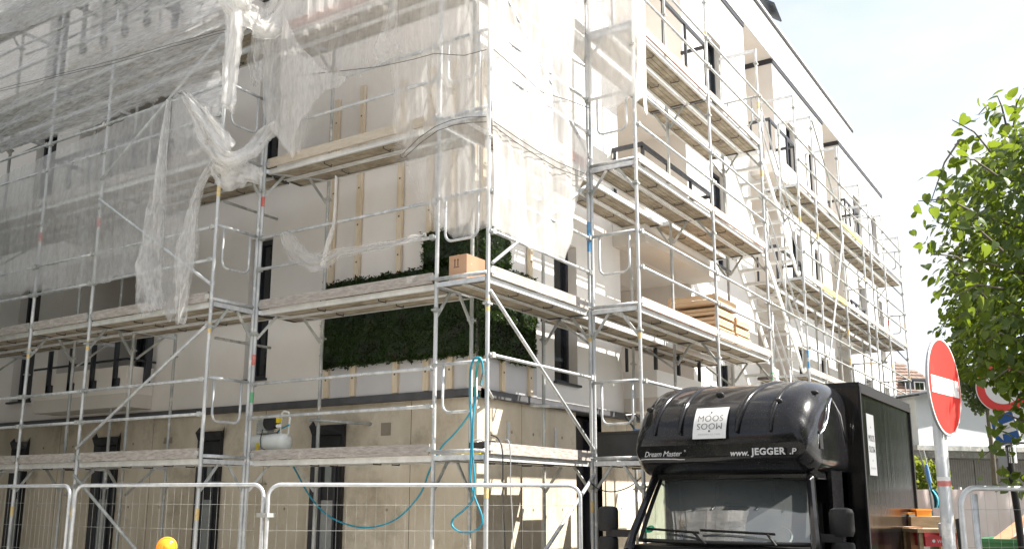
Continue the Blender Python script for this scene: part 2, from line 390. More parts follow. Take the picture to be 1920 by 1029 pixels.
# ------------------------------------------------------------------ apartment building
RX, LY = -.95, 1.13
LX0, RY1 = -17.0, 28.0
ST = [3.12, 6.3, 9.45]               # underside of each upper storey's wall strip
BLD = thing('apartment_building', 'new rendered apartment block with concrete ground floor behind scaffolding', 'building', (-6, 6, 0))
lm = lambda u, v, d: (u, LY+d, v)
rm = lambda u, v, d: (RX-d, u, v)
zt = 13.35
# left facade
holes = []
lwin = []
for k in range(3):
    z = 3.5 + 3.15*k
    lwin.append((-5.27, -4.78, z, z+2.2)); lwin.append((-11.7, -11.0, z, z+2.2)); lwin.append((-14.6, -13.9, z, z+2.2))
holes += [(a, b_, c, d, .2) for a, b_, c, d in lwin]
LLOG = [(-10.25, -7.5, 3.3+3.15*k, 5.95+3.15*k) for k in range(3)]
holes += [(a, b_, c, d, 1.6, 1) for a, b_, c, d in LLOG]
b = MB(); b.wall(lm, LX0, RX, 3.12, zt, holes, 0, 0, 0); b.build('upper_wall', ['plaster'], BLD)
# right facade
rwin = []
for k in range(3):
    z = 3.42 + 3.15*k
    rwin += [(3.11, 3.80, z, z+2.15), (9.75, 10.75, z+.05, z+2.25), (15.7, 16.6, z+.05, z+2.25), (17.9, 18.7, z+.05, z+2.25), (23.3, 24.2, z+.05, z+2.25), (26.0, 26.9, z+.05, z+2.25)]
rholes = [(a, b_, c, d, .2) for a, b_, c, d in rwin]
RLOG = []
for k in range(3):
    z0 = 3.3+3.15*k; z1 = z0+2.62 if k < 2 else 13.33
    RLOG.append((5.32, 8.45, z0, z1, 1.7, 1)); RLOG.append((12.44, 14.73, z0, z1, 2.0, 1)); RLOG.append((19.7, 21.68, z0, z1, 2.0, 1))
rholes += RLOG
b = MB(); b.wall(rm, LY, RY1, 3.12, zt, rholes, 0, 1, 1); b.build('upper_wall', ['plaster_white', 'plaster'], BLD)
# far end, back, and an unseen core added to block light
b = MB(); b.box((LX0, 4.2, .01), (-4.0, RY1-.01, zt-.01)); b.box((LX0+.01, 1.45, .0), (-10.6, 4.2, 13.2)); b.build('light_block_core', 'interior_dark', BLD)
b = MB(); b.box((-12, RY1, 0.02), (RX-.001, RY1+.3, zt)); b.build('end_wall', 'plaster_white', BLD); b = MB(); b.box((LX0-.3, LY+.001, .02), (LX0, 12, zt)); b.build('end_wall', 'plaster_white', BLD)
# roof slab with fascia
b = MB(); b.box((-13, LY-.02, zt+.003), (-.93, 23.85, 14.42), 0); b.box((-13, 23.86, zt+.003), (RX-.02, RY1+.3, zt+.12), 1)
RF = b.build('roof', ['plaster_white', 'anthracite'], BLD)
b = MB(); b.box((-.935, LY-.05, 14.36), (-.895, 23.9, 14.40), 0); b.box((-13, LY-.06, 14.423), (-.88, 23.9, 14.50), 1); b.build('eaves_flashing', ['anthracite', 'alu'], RF)
for y0, y1 in ((8.4, 12.46), (14.71, 19.72), (21.66, RY1+.3)):
    b = MB(); b.box((RX-1.9, y0, 13.19), (RX+.03, y1, 13.348), 0); b.box((RX+.002, y0-.01, 13.30), (RX+.045, y1, 13.346), 1)
    b.build('cornice_flashing', ['anthracite', 'alu'], BLD)
# plinth strip
b = MB(); b.box((LX0, LY-.045, 3.02), (RX+.045, LY+.3, 3.117)); b.box((RX-.3, LY-.044, 3.02), (RX+.045, 8.4, 3.117)); b.build('plinth_strip', 'plinth_grey', BLD)

def window(a, b_, c, d, mp_, dep=.2, split=False, sill=True, glass='glass_dark'):
    m_ = MB(); fw = .07
    def bx(u0, u1, v0, v1, d0, d1, k=0):
        p = [Vector(mp_(u, v, e)) for u in (u0, u1) for v in (v0, v1) for e in (d0, d1)]
        lo = [min(q[i] for q in p) for i in range(3)]; hi = [max(q[i] for q in p) for i in range(3)]
        m_.box(lo, hi, k)
    e0, e1 = dep-.05, dep+.02
    bx(a+.002, a+fw, c+.002, d-.002, e0, e1); bx(b_-fw, b_-.002, c+.002, d-.002, e0, e1); bx(a+fw, b_-fw, c+.002, c+fw, e0, e1); bx(a+fw, b_-fw, d-fw, d-.002, e0, e1)
    if split: bx((a+b_)/2-.03, (a+b_)/2+.03, c+fw, d-fw, e0, e1)
    W = m_.build('window', 'anthracite', BLD)
    m_ = MB(); p = [mp_(u, v, dep) for u, v in ((a+fw, c+fw), (b_-fw, c+fw), (b_-fw, d-fw), (a+fw, d-fw))]; m_.add(p, [(0, 1, 2, 3)]); m_.build('pane', glass, W)
    if sill:
        m_ = MB(); bx(a-.03, b_+.03, c-.035, c-.001, -.06, dep-.05); m_.build('sill', 'anthracite', W)
    return W
for q in lwin: window(*q, lm)
for q in rwin: window(*q, rm, split=(q[1]-q[0] > .8))
# loggia doors on the back walls
for a, b_, c, d in LLOG:
    bm = lambda u, v, e: (u, LY+1.6+e-.26, v)
    window(a+.15, a+1.0, c+.03, d-.35, bm, split=False, sill=False)
    window(b_-1.25, b_-.12, c+.03, d-.35, bm, split=True, sill=False)
for q in RLOG:
    if q[0] < 6: continue
    bm = lambda u, v, e: (RX-q[4]-e+.26, u, v)
    window(q[0]+.35, q[0]+1.5, q[2]+.03, q[2]+2.25, bm, split=True, sill=False)

# balconies: rendered parapet boxes with dark railings
def balcony(x0, x1, y0, y1, z0, z1, rail_z, side):
    """side 'L': projects to y0 (-Y); 'R': projects to x1 (+X)"""
    m_ = MB(); t = .14
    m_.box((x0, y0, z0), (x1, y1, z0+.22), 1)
    if side == 'L':
        m_.box((x0, y0, z0+.22), (x1, y0+t, z1)); m_.box((x0, y0+t, z0+.22), (x0+t, y1, z1)); m_.box((x1-t, y0+t, z0+.22), (x1, y1, z1))
    else:
        m_.box((x1-t, y0, z0+.22), (x1, y1, z1)); m_.box((x0, y0, z0+.22), (x1-t, y0+t, z1)); m_.box((x0, y1-t, z0+.22), (x1-t, y1, z1))
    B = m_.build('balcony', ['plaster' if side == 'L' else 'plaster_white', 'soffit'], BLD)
    m_ = MB()
    if side == 'L':
        yy = y0-.03
        m_.beam((x0-.03, yy, rail_z), (x1+.03, yy, rail_z), .05, .06); m_.beam((x1+.03, yy, rail_z), (x1+.03, y1, rail_z), .05, .06); m_.beam((x0-.03, yy, rail_z), (x0-.03, y1, rail_z), .05, .06)
        m_.beam((x0-.03, yy, z1+.1), (x1+.03, yy, z1+.1), .02, .035); m_.beam((x1+.03, yy, z1+.1), (x1+.03, y1, z1+.1), .02, .035)
        n = 4
        for i in range(n):
            x = x0+.45+(x1-x0-.7)*i/(n-1)
            m_.box((x-.03, yy-.03, z1-.32), (x+.03, yy+.028, rail_z-.03)); m_.box((x-.03, yy-.03, z1-.34), (x+.1, yy+.027, z1-.2))
        m_.box((x1+.002, y1-.2, z1-.3), (x1+.06, y1-.1, rail_z-.03))
    else:
        xx = x1-.06
        m_.beam((xx, y0+.05, rail_z), (xx, y1-.05, rail_z), .05, .07); m_.beam((x0, y0+.05, rail_z), (xx+.03, y0+.05, rail_z), .05, .07); m_.beam((x0, y1-.05, rail_z), (xx+.03, y1-.05, rail_z), .05, .07)
        for i in range(4):
            y = y0+.1+(y1-y0-.2)*i/3
            m_.box((xx-.025, y-.025, z1), (xx+.025, y+.025, rail_z-.03))
        m_.box((x0+.02, y0+.03, z1), (x0+.06, y0+.07, rail_z-.03))
    m_.build('railing', 'anthracite', B)
for k in range(3):
    z = 3.17+3.15*k
    balcony(-10.0, -7.43, .62, LY-.004, z, z+.66, z+1.46, 'L')
balcony(RX+.004, -.35, 5.36, 8.4, 3.14, 3.80, 4.4, 'R')
balcony(RX+.004, -.35, 5.06, 8.4, 5.87, 6.62, 7.58, 'R')
balcony(RX+.004, -.35, 5.06, 8.4, 9.02, 9.75, 10.75, 'R')
for k in range(3):
    z = 2.85+3.15*k
    balcony(RX+.004, -.4, 12.5, 14.7, z+.2, z+.75, z+1.55, 'R')
    balcony(RX+.004, -.4, 19.75, 21.6, z+.2, z+.75, z+1.55, 'R')

# ground floor: cast concrete bays with open joints, dark wrapped windows
GW = [(-3.73, -3.17), (-6.17, -5.68), (-8.85, -8.25), (-11.39, -10.95), (-14.4, -13.9)]
b = MB(); b.box((LX0, LY+.35, .0), (RX-.35, 1.5, 2.985)); b.box((-1.4, 1.6, .0), (RX-.35, RY1-.02, 2.985)); b.build('backing_wall', 'interior_dark', BLD)
joints = [LX0, -15.2, -12.6, -10.0, -7.4, -4.78, -2.02, RX-.001]
for a, c in zip(joints, joints[1:]):
    hs_ = [(x0, x1, .35, 2.76, .3) for x0, x1 in GW if a < x0 and x1 < c]
    for z0, z1 in ((.0, 2.985),):
        b = MB(); b.wall(lambda u, v, d: (u, LY+.05+d, v), a+.004, c-.004, z0, z1+.034, hs_); b.build('concrete_panel', 'concrete', BLD)
GR = [(3.85, 4.62, .05, 2.98, .3)]
rj = [LY+.051, 2.3, 3.82, 4.64, 5.55, 6.6, 8.4, 11, 14, 17, 20, 23, 26, RY1]
for a, c in zip(rj, rj[1:]):
    if a == 3.82: continue
    x = 0 if a < 5.5 else 0
    b = MB(); b.wall(lambda u, v, d: (RX-.05-d, u, v), a+.004, c-.004, 0, 3.019, []); b.build('concrete_panel', 'concrete', BLD)
b = MB(); b.box((RX-.4, 3.84, .02), (RX-.3, 4.62, 2.985), 0); b.box((RX-.3, 3.86, .02), (RX-.2, 3.96, 2.95), 1); b.box((RX-.3, 4.5, .02), (RX-.2, 4.6, 2.95), 1); b.build('door', ['interior_dark', 'anthracite'], BLD)
# tie holes and box-outs in the concrete
b = MB()
for x in [-2.4, -4.3, -5.1, -7.1, -7.9, -9.6, -10.5, -12.2, -13.1]:
    for z in (.6, 1.6, 2.62):
        b.lathe([(.022, 0), (.022, .004)], frame_M((x, LY+.0505, z), (1, 0, 0), (0, 0, 1)), 8)
for y in (1.5, 2.05, 2.6, 3.4, 4.9, 5.3):
    for z in (.6, 1.6, 2.62):
        b.lathe([(.022, 0), (.022, .004)], frame_M((RX-.0505, y, z), (0, 1, 0), (0, 0, 1)), 8)
tag(b.build('tie_hole', 'concrete_dark', BLD), kind='stuff')
for x, y, z, w_, h_ in ((-2.45, LY+.048, 2.66, .17, .17), (-4.9, LY+.048, 2.72, .12, .22), (-7.0, LY+.048, 2.65, .2, .1)):
    b = MB(); b.box((x-w_/2, y-.004, z-h_/2), (x+w_/2, y+.001, z+h_/2)); b.build('box_out', 'concrete_dark', BLD)
for x0, x1 in GW:
    xm = (x0+x1)/2; y = LY+.05
    b = MB(); w_ = (x1-x0)/2
    # folded membrane collar standing proud of the wall, ears flaring at the top
    for s_ in (-1, 1):
        b.add([(xm+s_*w_*.72, y-.02, .3), (xm+s_*(w_+.02), y-.075, .3), (xm+s_*(w_+.02), y-.075, 2.62), (xm+s_*w_*.72, y-.02, 2.6)], [(0, 1, 2, 3)])
        b.add([(xm+s_*(w_+.02), y-.075, .3), (xm+s_*(w_+.0), y+.002, .3), (xm+s_*(w_+.0), y+.002, 2.7), (xm+s_*(w_+.02), y-.075, 2.62)], [(0, 1, 2, 3)])
        b.add([(xm+s_*(w_+.02), y-.075, 2.62), (xm+s_*(w_+.07), y-.09, 2.74), (xm+s_*(w_+.045), y-.03, 2.83), (xm+s_*w_, y+.002, 2.7)], [(0, 1, 2, 3)])
    b.add([(xm-w_*.72, y-.02, 2.6), (xm+w_*.72, y-.02, 2.6), (xm+w_+.02, y-.075, 2.62), (xm-w_-.02, y-.075, 2.62)], [(0, 1, 2, 3)])
    b.add([(xm-w_-.02, y-.075, 2.62), (xm+w_+.02, y-.075, 2.62), (xm+w_+.05, y-.085, 2.74), (xm, y-.06, 2.755), (xm-w_-.05, y-.085, 2.74)], [(0, 1, 2, 3, 4)])
    b.add([(xm-w_*.72, y-.02, .3), (xm+w_*.72, y-.02, .3), (xm+w_*.72, y-.02, 2.6), (xm-w_*.72, y-.02, 2.6)], [(0, 1, 2, 3)])
    W = b.build('window', 'membrane', BLD)
    b = MB()
    b.box((xm-w_*.55, y-.045, .3), (xm-w_*.42, y-.021, 2.35)); b.box((xm+w_*.42, y-.045, .3), (xm+w_*.55, y-.021, 2.35)); b.box((xm-w_*.42, y-.045, 2.26), (xm+w_*.42, y-.021, 2.35))
    b.build('window_frame', 'anthracite', W)
    b = MB(); b.add([(xm-w_*.42, y-.028, .3), (xm+w_*.42, y-.028, .3), (xm+w_*.42, y-.028, 1.72), (xm-w_*.42, y-.028, 1.72)], [(0, 1, 2, 3)]); b.box((xm-w_*.2, y-.034, 1.95), (xm+w_*.22, y-.0215, 2.24)); b.build('pane', 'glass_pale', W)

# battens on the corner walls, grey carrier board below the moss
b = MB(); b.box((-3.58, LY-.012, 3.12), (RX+.012, LY-.001, 3.72)); b.box((RX+.001, LY-.011, 3.12), (RX+.012, 2.6, 3.72)); b.build('carrier_board', 'board_grey', BLD)
def batten(x, y, side, z1=7.65, z0=3.125):
    b = MB(); w_ = .045
    if side == 'L': b.box((x-w_, LY-.055, z0), (x+w_, LY-.013, z1))
    else: b.box((RX+.013, y-w_, z0), (RX+.055, y+w_, z1))
    B = b.build('batten', 'batten', BLD)
    b = MB()
    for z in [z0+.25+.55*i for i in range(8)]:
        if side == 'L': b.box((x-.012, LY-.058, z-.012), (x+.012, LY-.0555, z+.012))
        else: b.box((RX+.0555, y-.012, z-.012), (RX+.058, y+.012, z+.012))
    tag(b.build('screw', 'dark_steel', B), kind='stuff')
for x, z1 in ((-3.5, 7.6), (-3.0, 7.7), (-2.24, 7.6), (-1.72, 7.66), (-1.33, 7.66), (-1.0, 7.66)): batten(x, 0, 'L', z1)
for y in (1.22, 1.70, 2.38): batten(0, y, 'R', 7.6)
b = MB()
for y in (1.95, 3.2): b.box((RX-.051, y-.03, 2.35), (RX-.03, y+.03, 2.75)); b.box((RX-.05, y-.05, 2.35), (RX-.02, y+.05, 2.5))
b.build('anchor_bracket', 'galv', BLD)

# ------------------------------------------------------------------ moss wall around the corner
MOSS = thing('moss_wall', 'deep green preserved moss cladding wrapped around the building corner behind the scaffold', 'moss wall', (-1, 1.1, 3.5))
def moss_panel(name, rects, mp_, seed):
    r_ = random.Random(seed); b = MB()
    for u0, u1, v0, v1 in rects:
        nu, nv = int((u1-u0)/.04), int((v1-v0)/.04)
        def fn(s_, t_):
            u = u0+(u1-u0)*s_; v = v0+(v1-v0)*t_
            e = min(s_, 1-s_)*(u1-u0), min(t_, 1-t_)*(v1-v0)
            k = min(1, min(e)/.05)
            return mp_(u + (.05*fbm(v*7, seed) if s_ in (0, 1) else 0), v + (.05*fbm(u*7, seed+5) if t_ in (0, 1) else 0), (.03+.075*k + .05*fbm(u*3.2, v*3.2, seed)*k))
        b.grid(fn, nu, nv)
        n = int((u1-u0)*(v1-v0)*5200)
        for _ in range(n):
            u = r_.uniform(u0-.03, u1+.03); v = r_.uniform(v0-.03, v1+.03)
            if (u < u0 or u > u1 or v < v0 or v > v1) and fbm(u*6, v*6, seed) < 0: continue
            dd = .09 + .05*fbm(u*3.2, v*3.2, seed)
            if u < u0+.02 or u > u1-.02 or v < v0+.02 or v > v1-.02: dd *= r_.uniform(.35, 1)
            p = Vector(mp_(u, v, dd)); nrm = (Vector(mp_(u, v, 1))-Vector(mp_(u, v, 0)))
            side = (Vector(mp_(u+1, v, 0))-Vector(mp_(u, v, 0))); L_ = r_.uniform(.018, .05)
            dr = (nrm*r_.uniform(.5, 1.1) + side*r_.gauss(0, .6) + Vector((0, 0, r_.gauss(-.25, .6)))).normalized()
            wv = dr.cross(Vector((r_.random()-.5, r_.random()-.5, r_.random()-.5))).normalized()*L_*.34
            b.add([p-wv, p+wv, p+dr*L_], [(0, 1, 2)])
    o = b.build(name, 'moss', MOSS); tag(o, kind='stuff')
moss_panel('moss_panel', [(-3.54, -.9, 3.54, 4.76), (-1.78, -.9, 4.76, 5.24)], lambda u, v, d: (u, LY-.05-d*.75, v), 3)
moss_panel('moss_panel', [(LY-.05, 2.42, 3.54, 4.76), (LY-.05, 1.76, 4.76, 5.24)], lambda u, v, d: (RX+.05+d*.75, u, v), 11)
# ------------------------------------------------------------------ scaffolding
Z = [2.2, 4.2, 6.2, 8.2, 10.2]
def pole(P, x, y, z0=.12, z1=12.2, dull=False, marks=()):
    T = tube('pole', (x, y, z0), (x, y, z1), .0245, 'galv_dull' if dull else 'galv', P)
    b = MB()
    for z in Z:
        zz = z-.30
        if zz < z1-.1:
            b.tube((x, y, zz-.035), (x, y, zz+.035), .031); b.box((x-.035, y-.05, zz-.012), (x+.035, y+.05, zz+.012))
    tag(b.build('coupling', 'galv_dull', T), kind='stuff')
    for z, c in marks:
        b = MB(); b.tube((x, y, z-.07), (x, y, z+.07), .0262, 10); b.build('sticker_band', c, T, auto=50)
    if z0 < .2:
        b = MB(); b.box((x-.075, y-.075, .124), (x+.075, y+.075, .135)); b.tube((x, y, .135), (x, y, .3), .019); b.build('base_plate', 'galv_dull', T)
    return T
def frame(P, o, i, z, gus=True, plain=False):
    o = Vector((o[0], o[1], z-.005)); i = Vector((i[0], i[1], z-.005)); d = (i-o).normalized()
    b = MB(); b.beam(o+d*.02, i-d*.02, .05, .055); b.build('transom', 'galv_frame', P)
    if gus:
        for s_, e in ((o, d), (i, -d)):
            b = MB(); b.beam(s_+Vector((0, 0, -.36))+e*.02, s_+e*.27+Vector((0, 0, -.03)), .02, .035); b.build('corner_brace', 'galv_dull', P)
BOARD = {}
def board_mesh(L_):
    L_ = round(L_, 3)
    if L_ in BOARD: return BOARD[L_]
    b = MB(); h = .155
    b.box((-h+.012, .03, .018), (h-.012, L_-.03, .03), 1)
    for q in range(4):
        x0 = -h+.014+q*.0735; b.box((x0, .03, -.022), (x0+.066, L_-.03, .017), 0)
    for s_ in (-1, 1):
        b.box((min(s_*h, s_*(h-.011)), .02, -.04), (max(s_*h, s_*(h-.011)), L_-.02, .031), 2); b.box((min(s_*(h-.011), s_*(h-.035)), .02, -.04), (max(s_*(h-.011), s_*(h-.035)), L_-.02, -.034), 2)
    for y in (.03, L_-.03): b.box((-h+.011, y-.02, -.035), (h-.011, y+.02, .0175), 3)
    for y in (L_*.33, L_*.67):
        b.path([(-.07, y, -.022), (-.07, y, -.05), (.07, y, -.05), (.07, y, -.022)], .008, 5, k=3)
    BOARD[L_] = b.mesh('deck_board', ['board_wood', 'board_top', 'alu', 'dark_steel']); return BOARD[L_]
def decks(P, a, c, xs, z):
    """boards from point a to point c (plan), at sideways offsets xs to the left of travel"""
    a = Vector((*a, 0)); c = Vector((*c, 0)); d = (c-a); L_ = d.length; d.normalize(); s_ = Vector((-d.y, d.x, 0))
    me = board_mesh(L_)
    for x in xs:
        M = Matrix((-s_, d, Vector((0, 0, 1)))).transposed().to_4x4(); M.translation = a + s_*x + Vector((0, 0, z+rnd.uniform(-.003, .003)))
        link('deck_board', me, P, M)
def toe(P, a, c, z, m='toe_grey', gap=.06):
    a = Vector((*a, z+.095)); c = Vector((*c, z+.095)); d = (c-a).normalized()
    b = MB(); b.beam(a+d*gap, c-d*gap, .03, .125); T = b.build('toe_board', m, P)
    b = MB()
    for q in (a+d*gap, c-d*gap): b.beam(q-d*.03, q+d*.05, .04, .06)
    tag(b.build('end_clip', 'galv_dull', T), kind='stuff')
def rail(P, a, c, z, m='galv', r=.0205):
    a = Vector((*a, z)); c = Vector((*c, z)); T = tube('guard_rail', a, c, r, m, P)
    b = MB(); d = (c-a).normalized()
    for q in (a+d*.05, c-d*.05): b.box(q-Vector((.03, .03, .03)), q+Vector((.03, .03, .03)))
    tag(b.build('rail_clamp', 'galv_dull', T), kind='stuff')
def brace(P, a, c, r=.022, m='galv'): return tube('diagonal_brace', a, c, r, m, P)
def end_guard(P, o, i, z, mname='galv'):
    """side guard across a frame: top tube with a hanging loop, and a low tube at deck height"""
    o = Vector((*o, 0)); i = Vector((*i, 0)); d = (i-o)
    tube('guard_rail', o+Vector((0, 0, z+1.05)), i+Vector((0, 0, z+1.05)), .0205, mname, P)
    tube('toe_rail', o+Vector((0, 0, z+.062)), i+Vector((0, 0, z+.062)), .0245, mname, P)
    q = []
    u0, u1, zt_, zb, r_ = .18, .82, z+1.03, z+.50, .13
    pl = lambda u, zz: o+d*u+Vector((0, 0, zz))
    q.append(pl(u0, zt_))
    for k in range(6): a_ = k/5*math.pi/2; q.append(pl(u0+r_*(1-math.cos(a_)), zb+r_*.8*(1-math.sin(a_))))
    for k in range(6): a_ = k/5*math.pi/2; q.append(pl(u1-r_*(1-math.sin(a_)), zb+r_*.8*(1-math.cos(a_))))
    q.append(pl(u1, zt_))
    b = MB(); b.path(q, .0165, 8); b.build('guard_loop', mname, P, smooth=True)
W_ = .73
# --- left wing, stepped forward
SA = thing('scaffold', 'tube scaffold bays before the shaded balcony facade, hung with grey torn netting', 'scaffold', (-7, -.4, .12))
XL = -3.81
xs_ = [XL, -6.418, -7.92, -10.5, -13.07]
for k, x in enumerate(xs_):
    pole(SA, x, -W_, marks=[(4.2-.32, 'sticker'), (6.2-.5, 'sticker' if k == 0 else 'red_mark'), (1.55, 'sticker')] if k < 3 else ())
    pole(SA, x, -.03 if k == 0 else 0, dull=k > 0)
    for z in Z: frame(SA, (x, -W_), (x, -.03 if k == 0 else 0), z)
    if k > 0:
        pole(SA, x+.02, .72, dull=True)
        for z in Z:
            b = MB(); b.beam((x+.03, .02, z-.01), (x+.03, .7, z-.01), .045, .05); b.build('console', 'galv_frame', SA)
            b = MB(); b.beam((x+.03, .05, z-.42), (x+.03, .5, z-.04), .025, .03); b.build('console_strut', 'galv_dull', SA)
for a, c in zip(xs_, xs_[1:]):
    for j, z in enumerate(Z):
        decks(SA, (a, 0), (c, 0), (.20, .545), z)
        if j in (1, 2, 3): decks(SA, (a, .36), (c, .36), (.0, .33) if j == 2 else (.17,), z)
        toe(SA, (a, -W_-.0), (c, -W_), z)
        rail(SA, (a, -W_-.02), (c, -W_-.02), z+1.02); rail(SA, (a, -W_-.02), (c, -W_-.02), z+.58)
for j, z in enumerate(Z): end_guard(SA, (XL, -W_), (XL, -.03), z, 'galv')
bx_ = xs_[1]
brace(SA, (XL, -W_-.03, 3.92), (bx_, -W_-.03, 2.42)); brace(SA, (XL, -W_-.03, 4.45), (bx_, -W_-.03, 6.05)); brace(SA, (bx_, -W_-.03, 6.35), (XL, -W_-.03, 8.0)); brace(SA, (XL, -W_-.03, .4), (bx_, -W_-.03, 2.05), m='galv_dull')
for j, z in enumerate(Z[:3]): tube('wall_tie', (XL-.9, .1, z-.25), (XL-.9, LY+.05, z-.25), .02, 'galv_dull', SA)

# --- corner
SB = thing('scaffold', 'tube scaffold bays wrapping the moss clad corner, carrying blue air hoses', 'scaffold', (-1.5, .4, .12))
YR = 2.435
pole(SB, 0, 0, marks=[(3.88, 'sticker'), (1.82, 'sticker')]); pole(SB, -W_, 0, marks=[]); pole(SB, -W_-.01, W_, z1=12.2, dull=True)
pole(SB, XL+.035, .0, marks=[(5.75, 'red_mark'), (3.55, 'red_mark'), (3.05, 'green_mark')]); pole(SB, XL+.55, W_, dull=True)
pole(SB, 0, YR, marks=[(3.88, 'sticker'), (5.4, 'blue_mark'), (5.26, 'blue_mark'), (5.12, 'blue_mark'), (1.65, 'sticker')]); pole(SB, -W_, YR, dull=True)
for j, z in enumerate(Z[:4]):
    frame(SB, (0, 0), (-W_, 0), z, gus=False); frame(SB, (-W_, 0), (-W_, W_), z); frame(SB, (0, YR), (-W_, YR), z); frame(SB, (XL+.035, 0), (XL+.55, W_), z)
    decks(SB, (-W_, 0), (XL+.035, 0), (-.20, -.545), z)
    decks(SB, (0, 0), (0, YR), (.178, .50), z)
    toe(SB, (XL+.035, 0), (-W_, 0), z, ['toe_grey', 'toe_grey', 'toe_tan', 'toe_pink', 'toe_grey'][j])
    toe(SB, (0, 0), (0, YR), z, 'toe_pink' if j == 2 else 'toe_grey')
    end_guard(SB, (0, -.02), (-W_, -.02), z, 'galv')
    rail(SB, (XL+.035, -.03), (-W_, -.03), z+1.02); rail(SB, (XL+.035, -.03), (-W_, -.03), z+.58)
    rail(SB, (.03, 0), (.03, YR), z+(1.12 if j == 0 else 1.03))
    if j: rail(SB, (.03, 0), (.03, YR), z+.55)
brace(SB, (.03, 0, 4.05), (.03, YR, 2.38)); brace(SB, (.03, .05, 4.38), (.03, YR-.05, 6.0)); brace(SB, (.03, YR, 2.05), (.03, 0, .3), r=.024)
brace(SB, (.03, YR, 6.4), (.03, 0, 8.0))
tube('wall_tie', (-.55, W_+.08, 3.05), (-1.0, 1.6, 3.02), .021, 'galv_dull', SB); tube('wall_tie', (XL+.5, .6, 2.78), (XL+1.1, 1.2, 2.74), .021, 'galv_dull', SB); tube('wall_tie', (-.8, 2.2, 2.98), (-.45, 2.62, 2.98), .024, 'galv', SB)

# --- right wing, two bays stepped outwards
SC = thing('scaffold', 'tube scaffold bays with doubled decks along the sunlit balcony side, crates on them', 'scaffold', (.4, 5, .12))
Y2, Y3 = 5.28, 7.926
pole(SC, W_, YR, marks=[(3.86, 'sticker')]); pole(SC, .035, YR+.03)
pole(SC, W_, Y2, marks=[(9.3, 'sticker'), (3.3, 'galv')]); pole(SC, 0, Y2, dull=True); pole(SC, W_, Y3, z1=10.2, marks=[(9.05, 'sticker'), (7.7, 'sticker'), (3.9, 'green_mark'), (3.35, 'red_mark')]); pole(SC, 0, Y3, z1=10.2, dull=True)
pole(SC, -.7, Y2-.05, z1=5.9, dull=True)
for y in (YR, Y2, Y3):
    for j, z in enumerate(Z[:4]):
        frame(SC, (W_, y), (0.02, y), z)
        if j in (1, 2, 3) or (j == 0 and y == Y2):
            b = MB(); e = -.68 if (j < 2 or y == YR) else -.34
            if y == Y2 and j < 3: e = -.7
            if y == Y2 and j == 2: e = -.33
            b.beam((0, y+.03, z-.01), (e, y+.03, z-.01), .045, .05); b.build('console', 'galv_frame', SC)
            b = MB(); b.beam((-.02, y+.03, z-.42), (e*.75, y+.03, z-.04), .025, .03); b.build('console_strut', 'galv_dull', SC)
frame(SC, (W_, Y3), (0, Y3), 10.18, gus=False)
for n_, (a, c) in enumerate(((YR, Y2), (Y2, Y3))):
    for j, z in enumerate(Z[:4]):
        decks(SC, (W_, a), (W_, c), (.185, .53), z)
        if j == 1 or (n_ == 0 and j == 2): decks(SC, (0, a), (0, c), (.29, .635), z)
        elif j in (2, 3): decks(SC, (0, a), (0, c), (.175,), z)
        toe(SC, (W_, a), (W_, c), z, [['toe_grey', 'toe_pink', 'toe_grey', 'toe_pink', 'toe_grey'], ['toe_grey', 'toe_grey', 'toe_pink', 'toe_grey', 'toe_grey']][n_][j])
        if j or n_ == 0: rail(SC, (W_+.03, a), (W_+.03, c), z+1.04)
        if j: rail(SC, (W_+.03, a), (W_+.03, c), z+.55)
for j, z in enumerate(Z[:4]): end_guard(SC, (W_, YR-.0), (.035, YR+.0), z)
end_guard(SC, (W_, Y3+.02), (0, Y3+.02), 8.2)

# --- stair bay
Y4 = 10.35
SD = thing('scaffold_stair', 'aluminium scaffold stair flights climbing past every deck on the sunlit side', 'scaffold stair', (.4, 9, .12))
pole(SD, W_, Y4, z1=10.2, marks=[(7.45, 'sticker'), (4.4, 'blue_mark'), (4.62, 'blue_mark')]); pole(SD, 0.0, Y4, z1=10.2, dull=True)
for z in Z[:4]: frame(SD, (W_, Y4), (0, Y4), z)
frame(SD, (W_, Y4), (0, Y4), 10.18, gus=False)
for j in range(4):
    zt_, zb = Z[j]+.03, (Z[j-1] if j else .2)+.03
    ya, yb = Y3+.25, Y4-.1
    x0, x1 = .08, .64
    for x in (x0, x1):
        b = MB(); b.beam((x, ya-.2, zt_-.02), (x, ya, zt_-.02), .03, .13); b.beam((x, ya, zt_-.02), (x, yb, zb+.06), .03, .13); b.beam((x, yb, zb+.06), (x, yb+.2, zb+.06), .03, .13); b.build('stringer', 'alu', SD)
    n = 9
    for i in range(1, n):
        t = i/n; y = ya+(yb-ya)*t; z = zt_+(zb+.06-zt_)*t
        b = MB(); b.box((x0+.016, y-.09, z-.02), (x1-.016, y+.09, z+.005)); b.box((x0+.016, y-.09, z-.05), (x1-.016, y-.085, z-.0201)); b.build('tread', 'alu', SD)
    b = MB(); b.box((x0+.016, ya-.24, zt_-.05), (x1-.016, ya-.0, zt_)); b.build('landing', 'alu', SD)
    for x in (x1+.04,):
        for dz in (.55, 1.0):
            b = MB(); b.path([(x, ya-.3, zt_+dz), (x, ya-.05, zt_+dz), (x, yb-.05, zb+dz), (x, yb+.25, zb+dz-.02)], .018, 7); b.build('handrail', 'galv', SD, smooth=True)
    for t in (.05, .5, .95):
        y = ya+(yb-ya)*t; z = zt_+(zb-zt_)*t; tube('baluster', (x1+.04, y, z-.02), (x1+.04, y, z+1.0), .015, 'galv', SD)
    rail(SD, (W_+.03, Y3), (W_+.03, Y4), Z[j]+1.04, 'galv_dull')

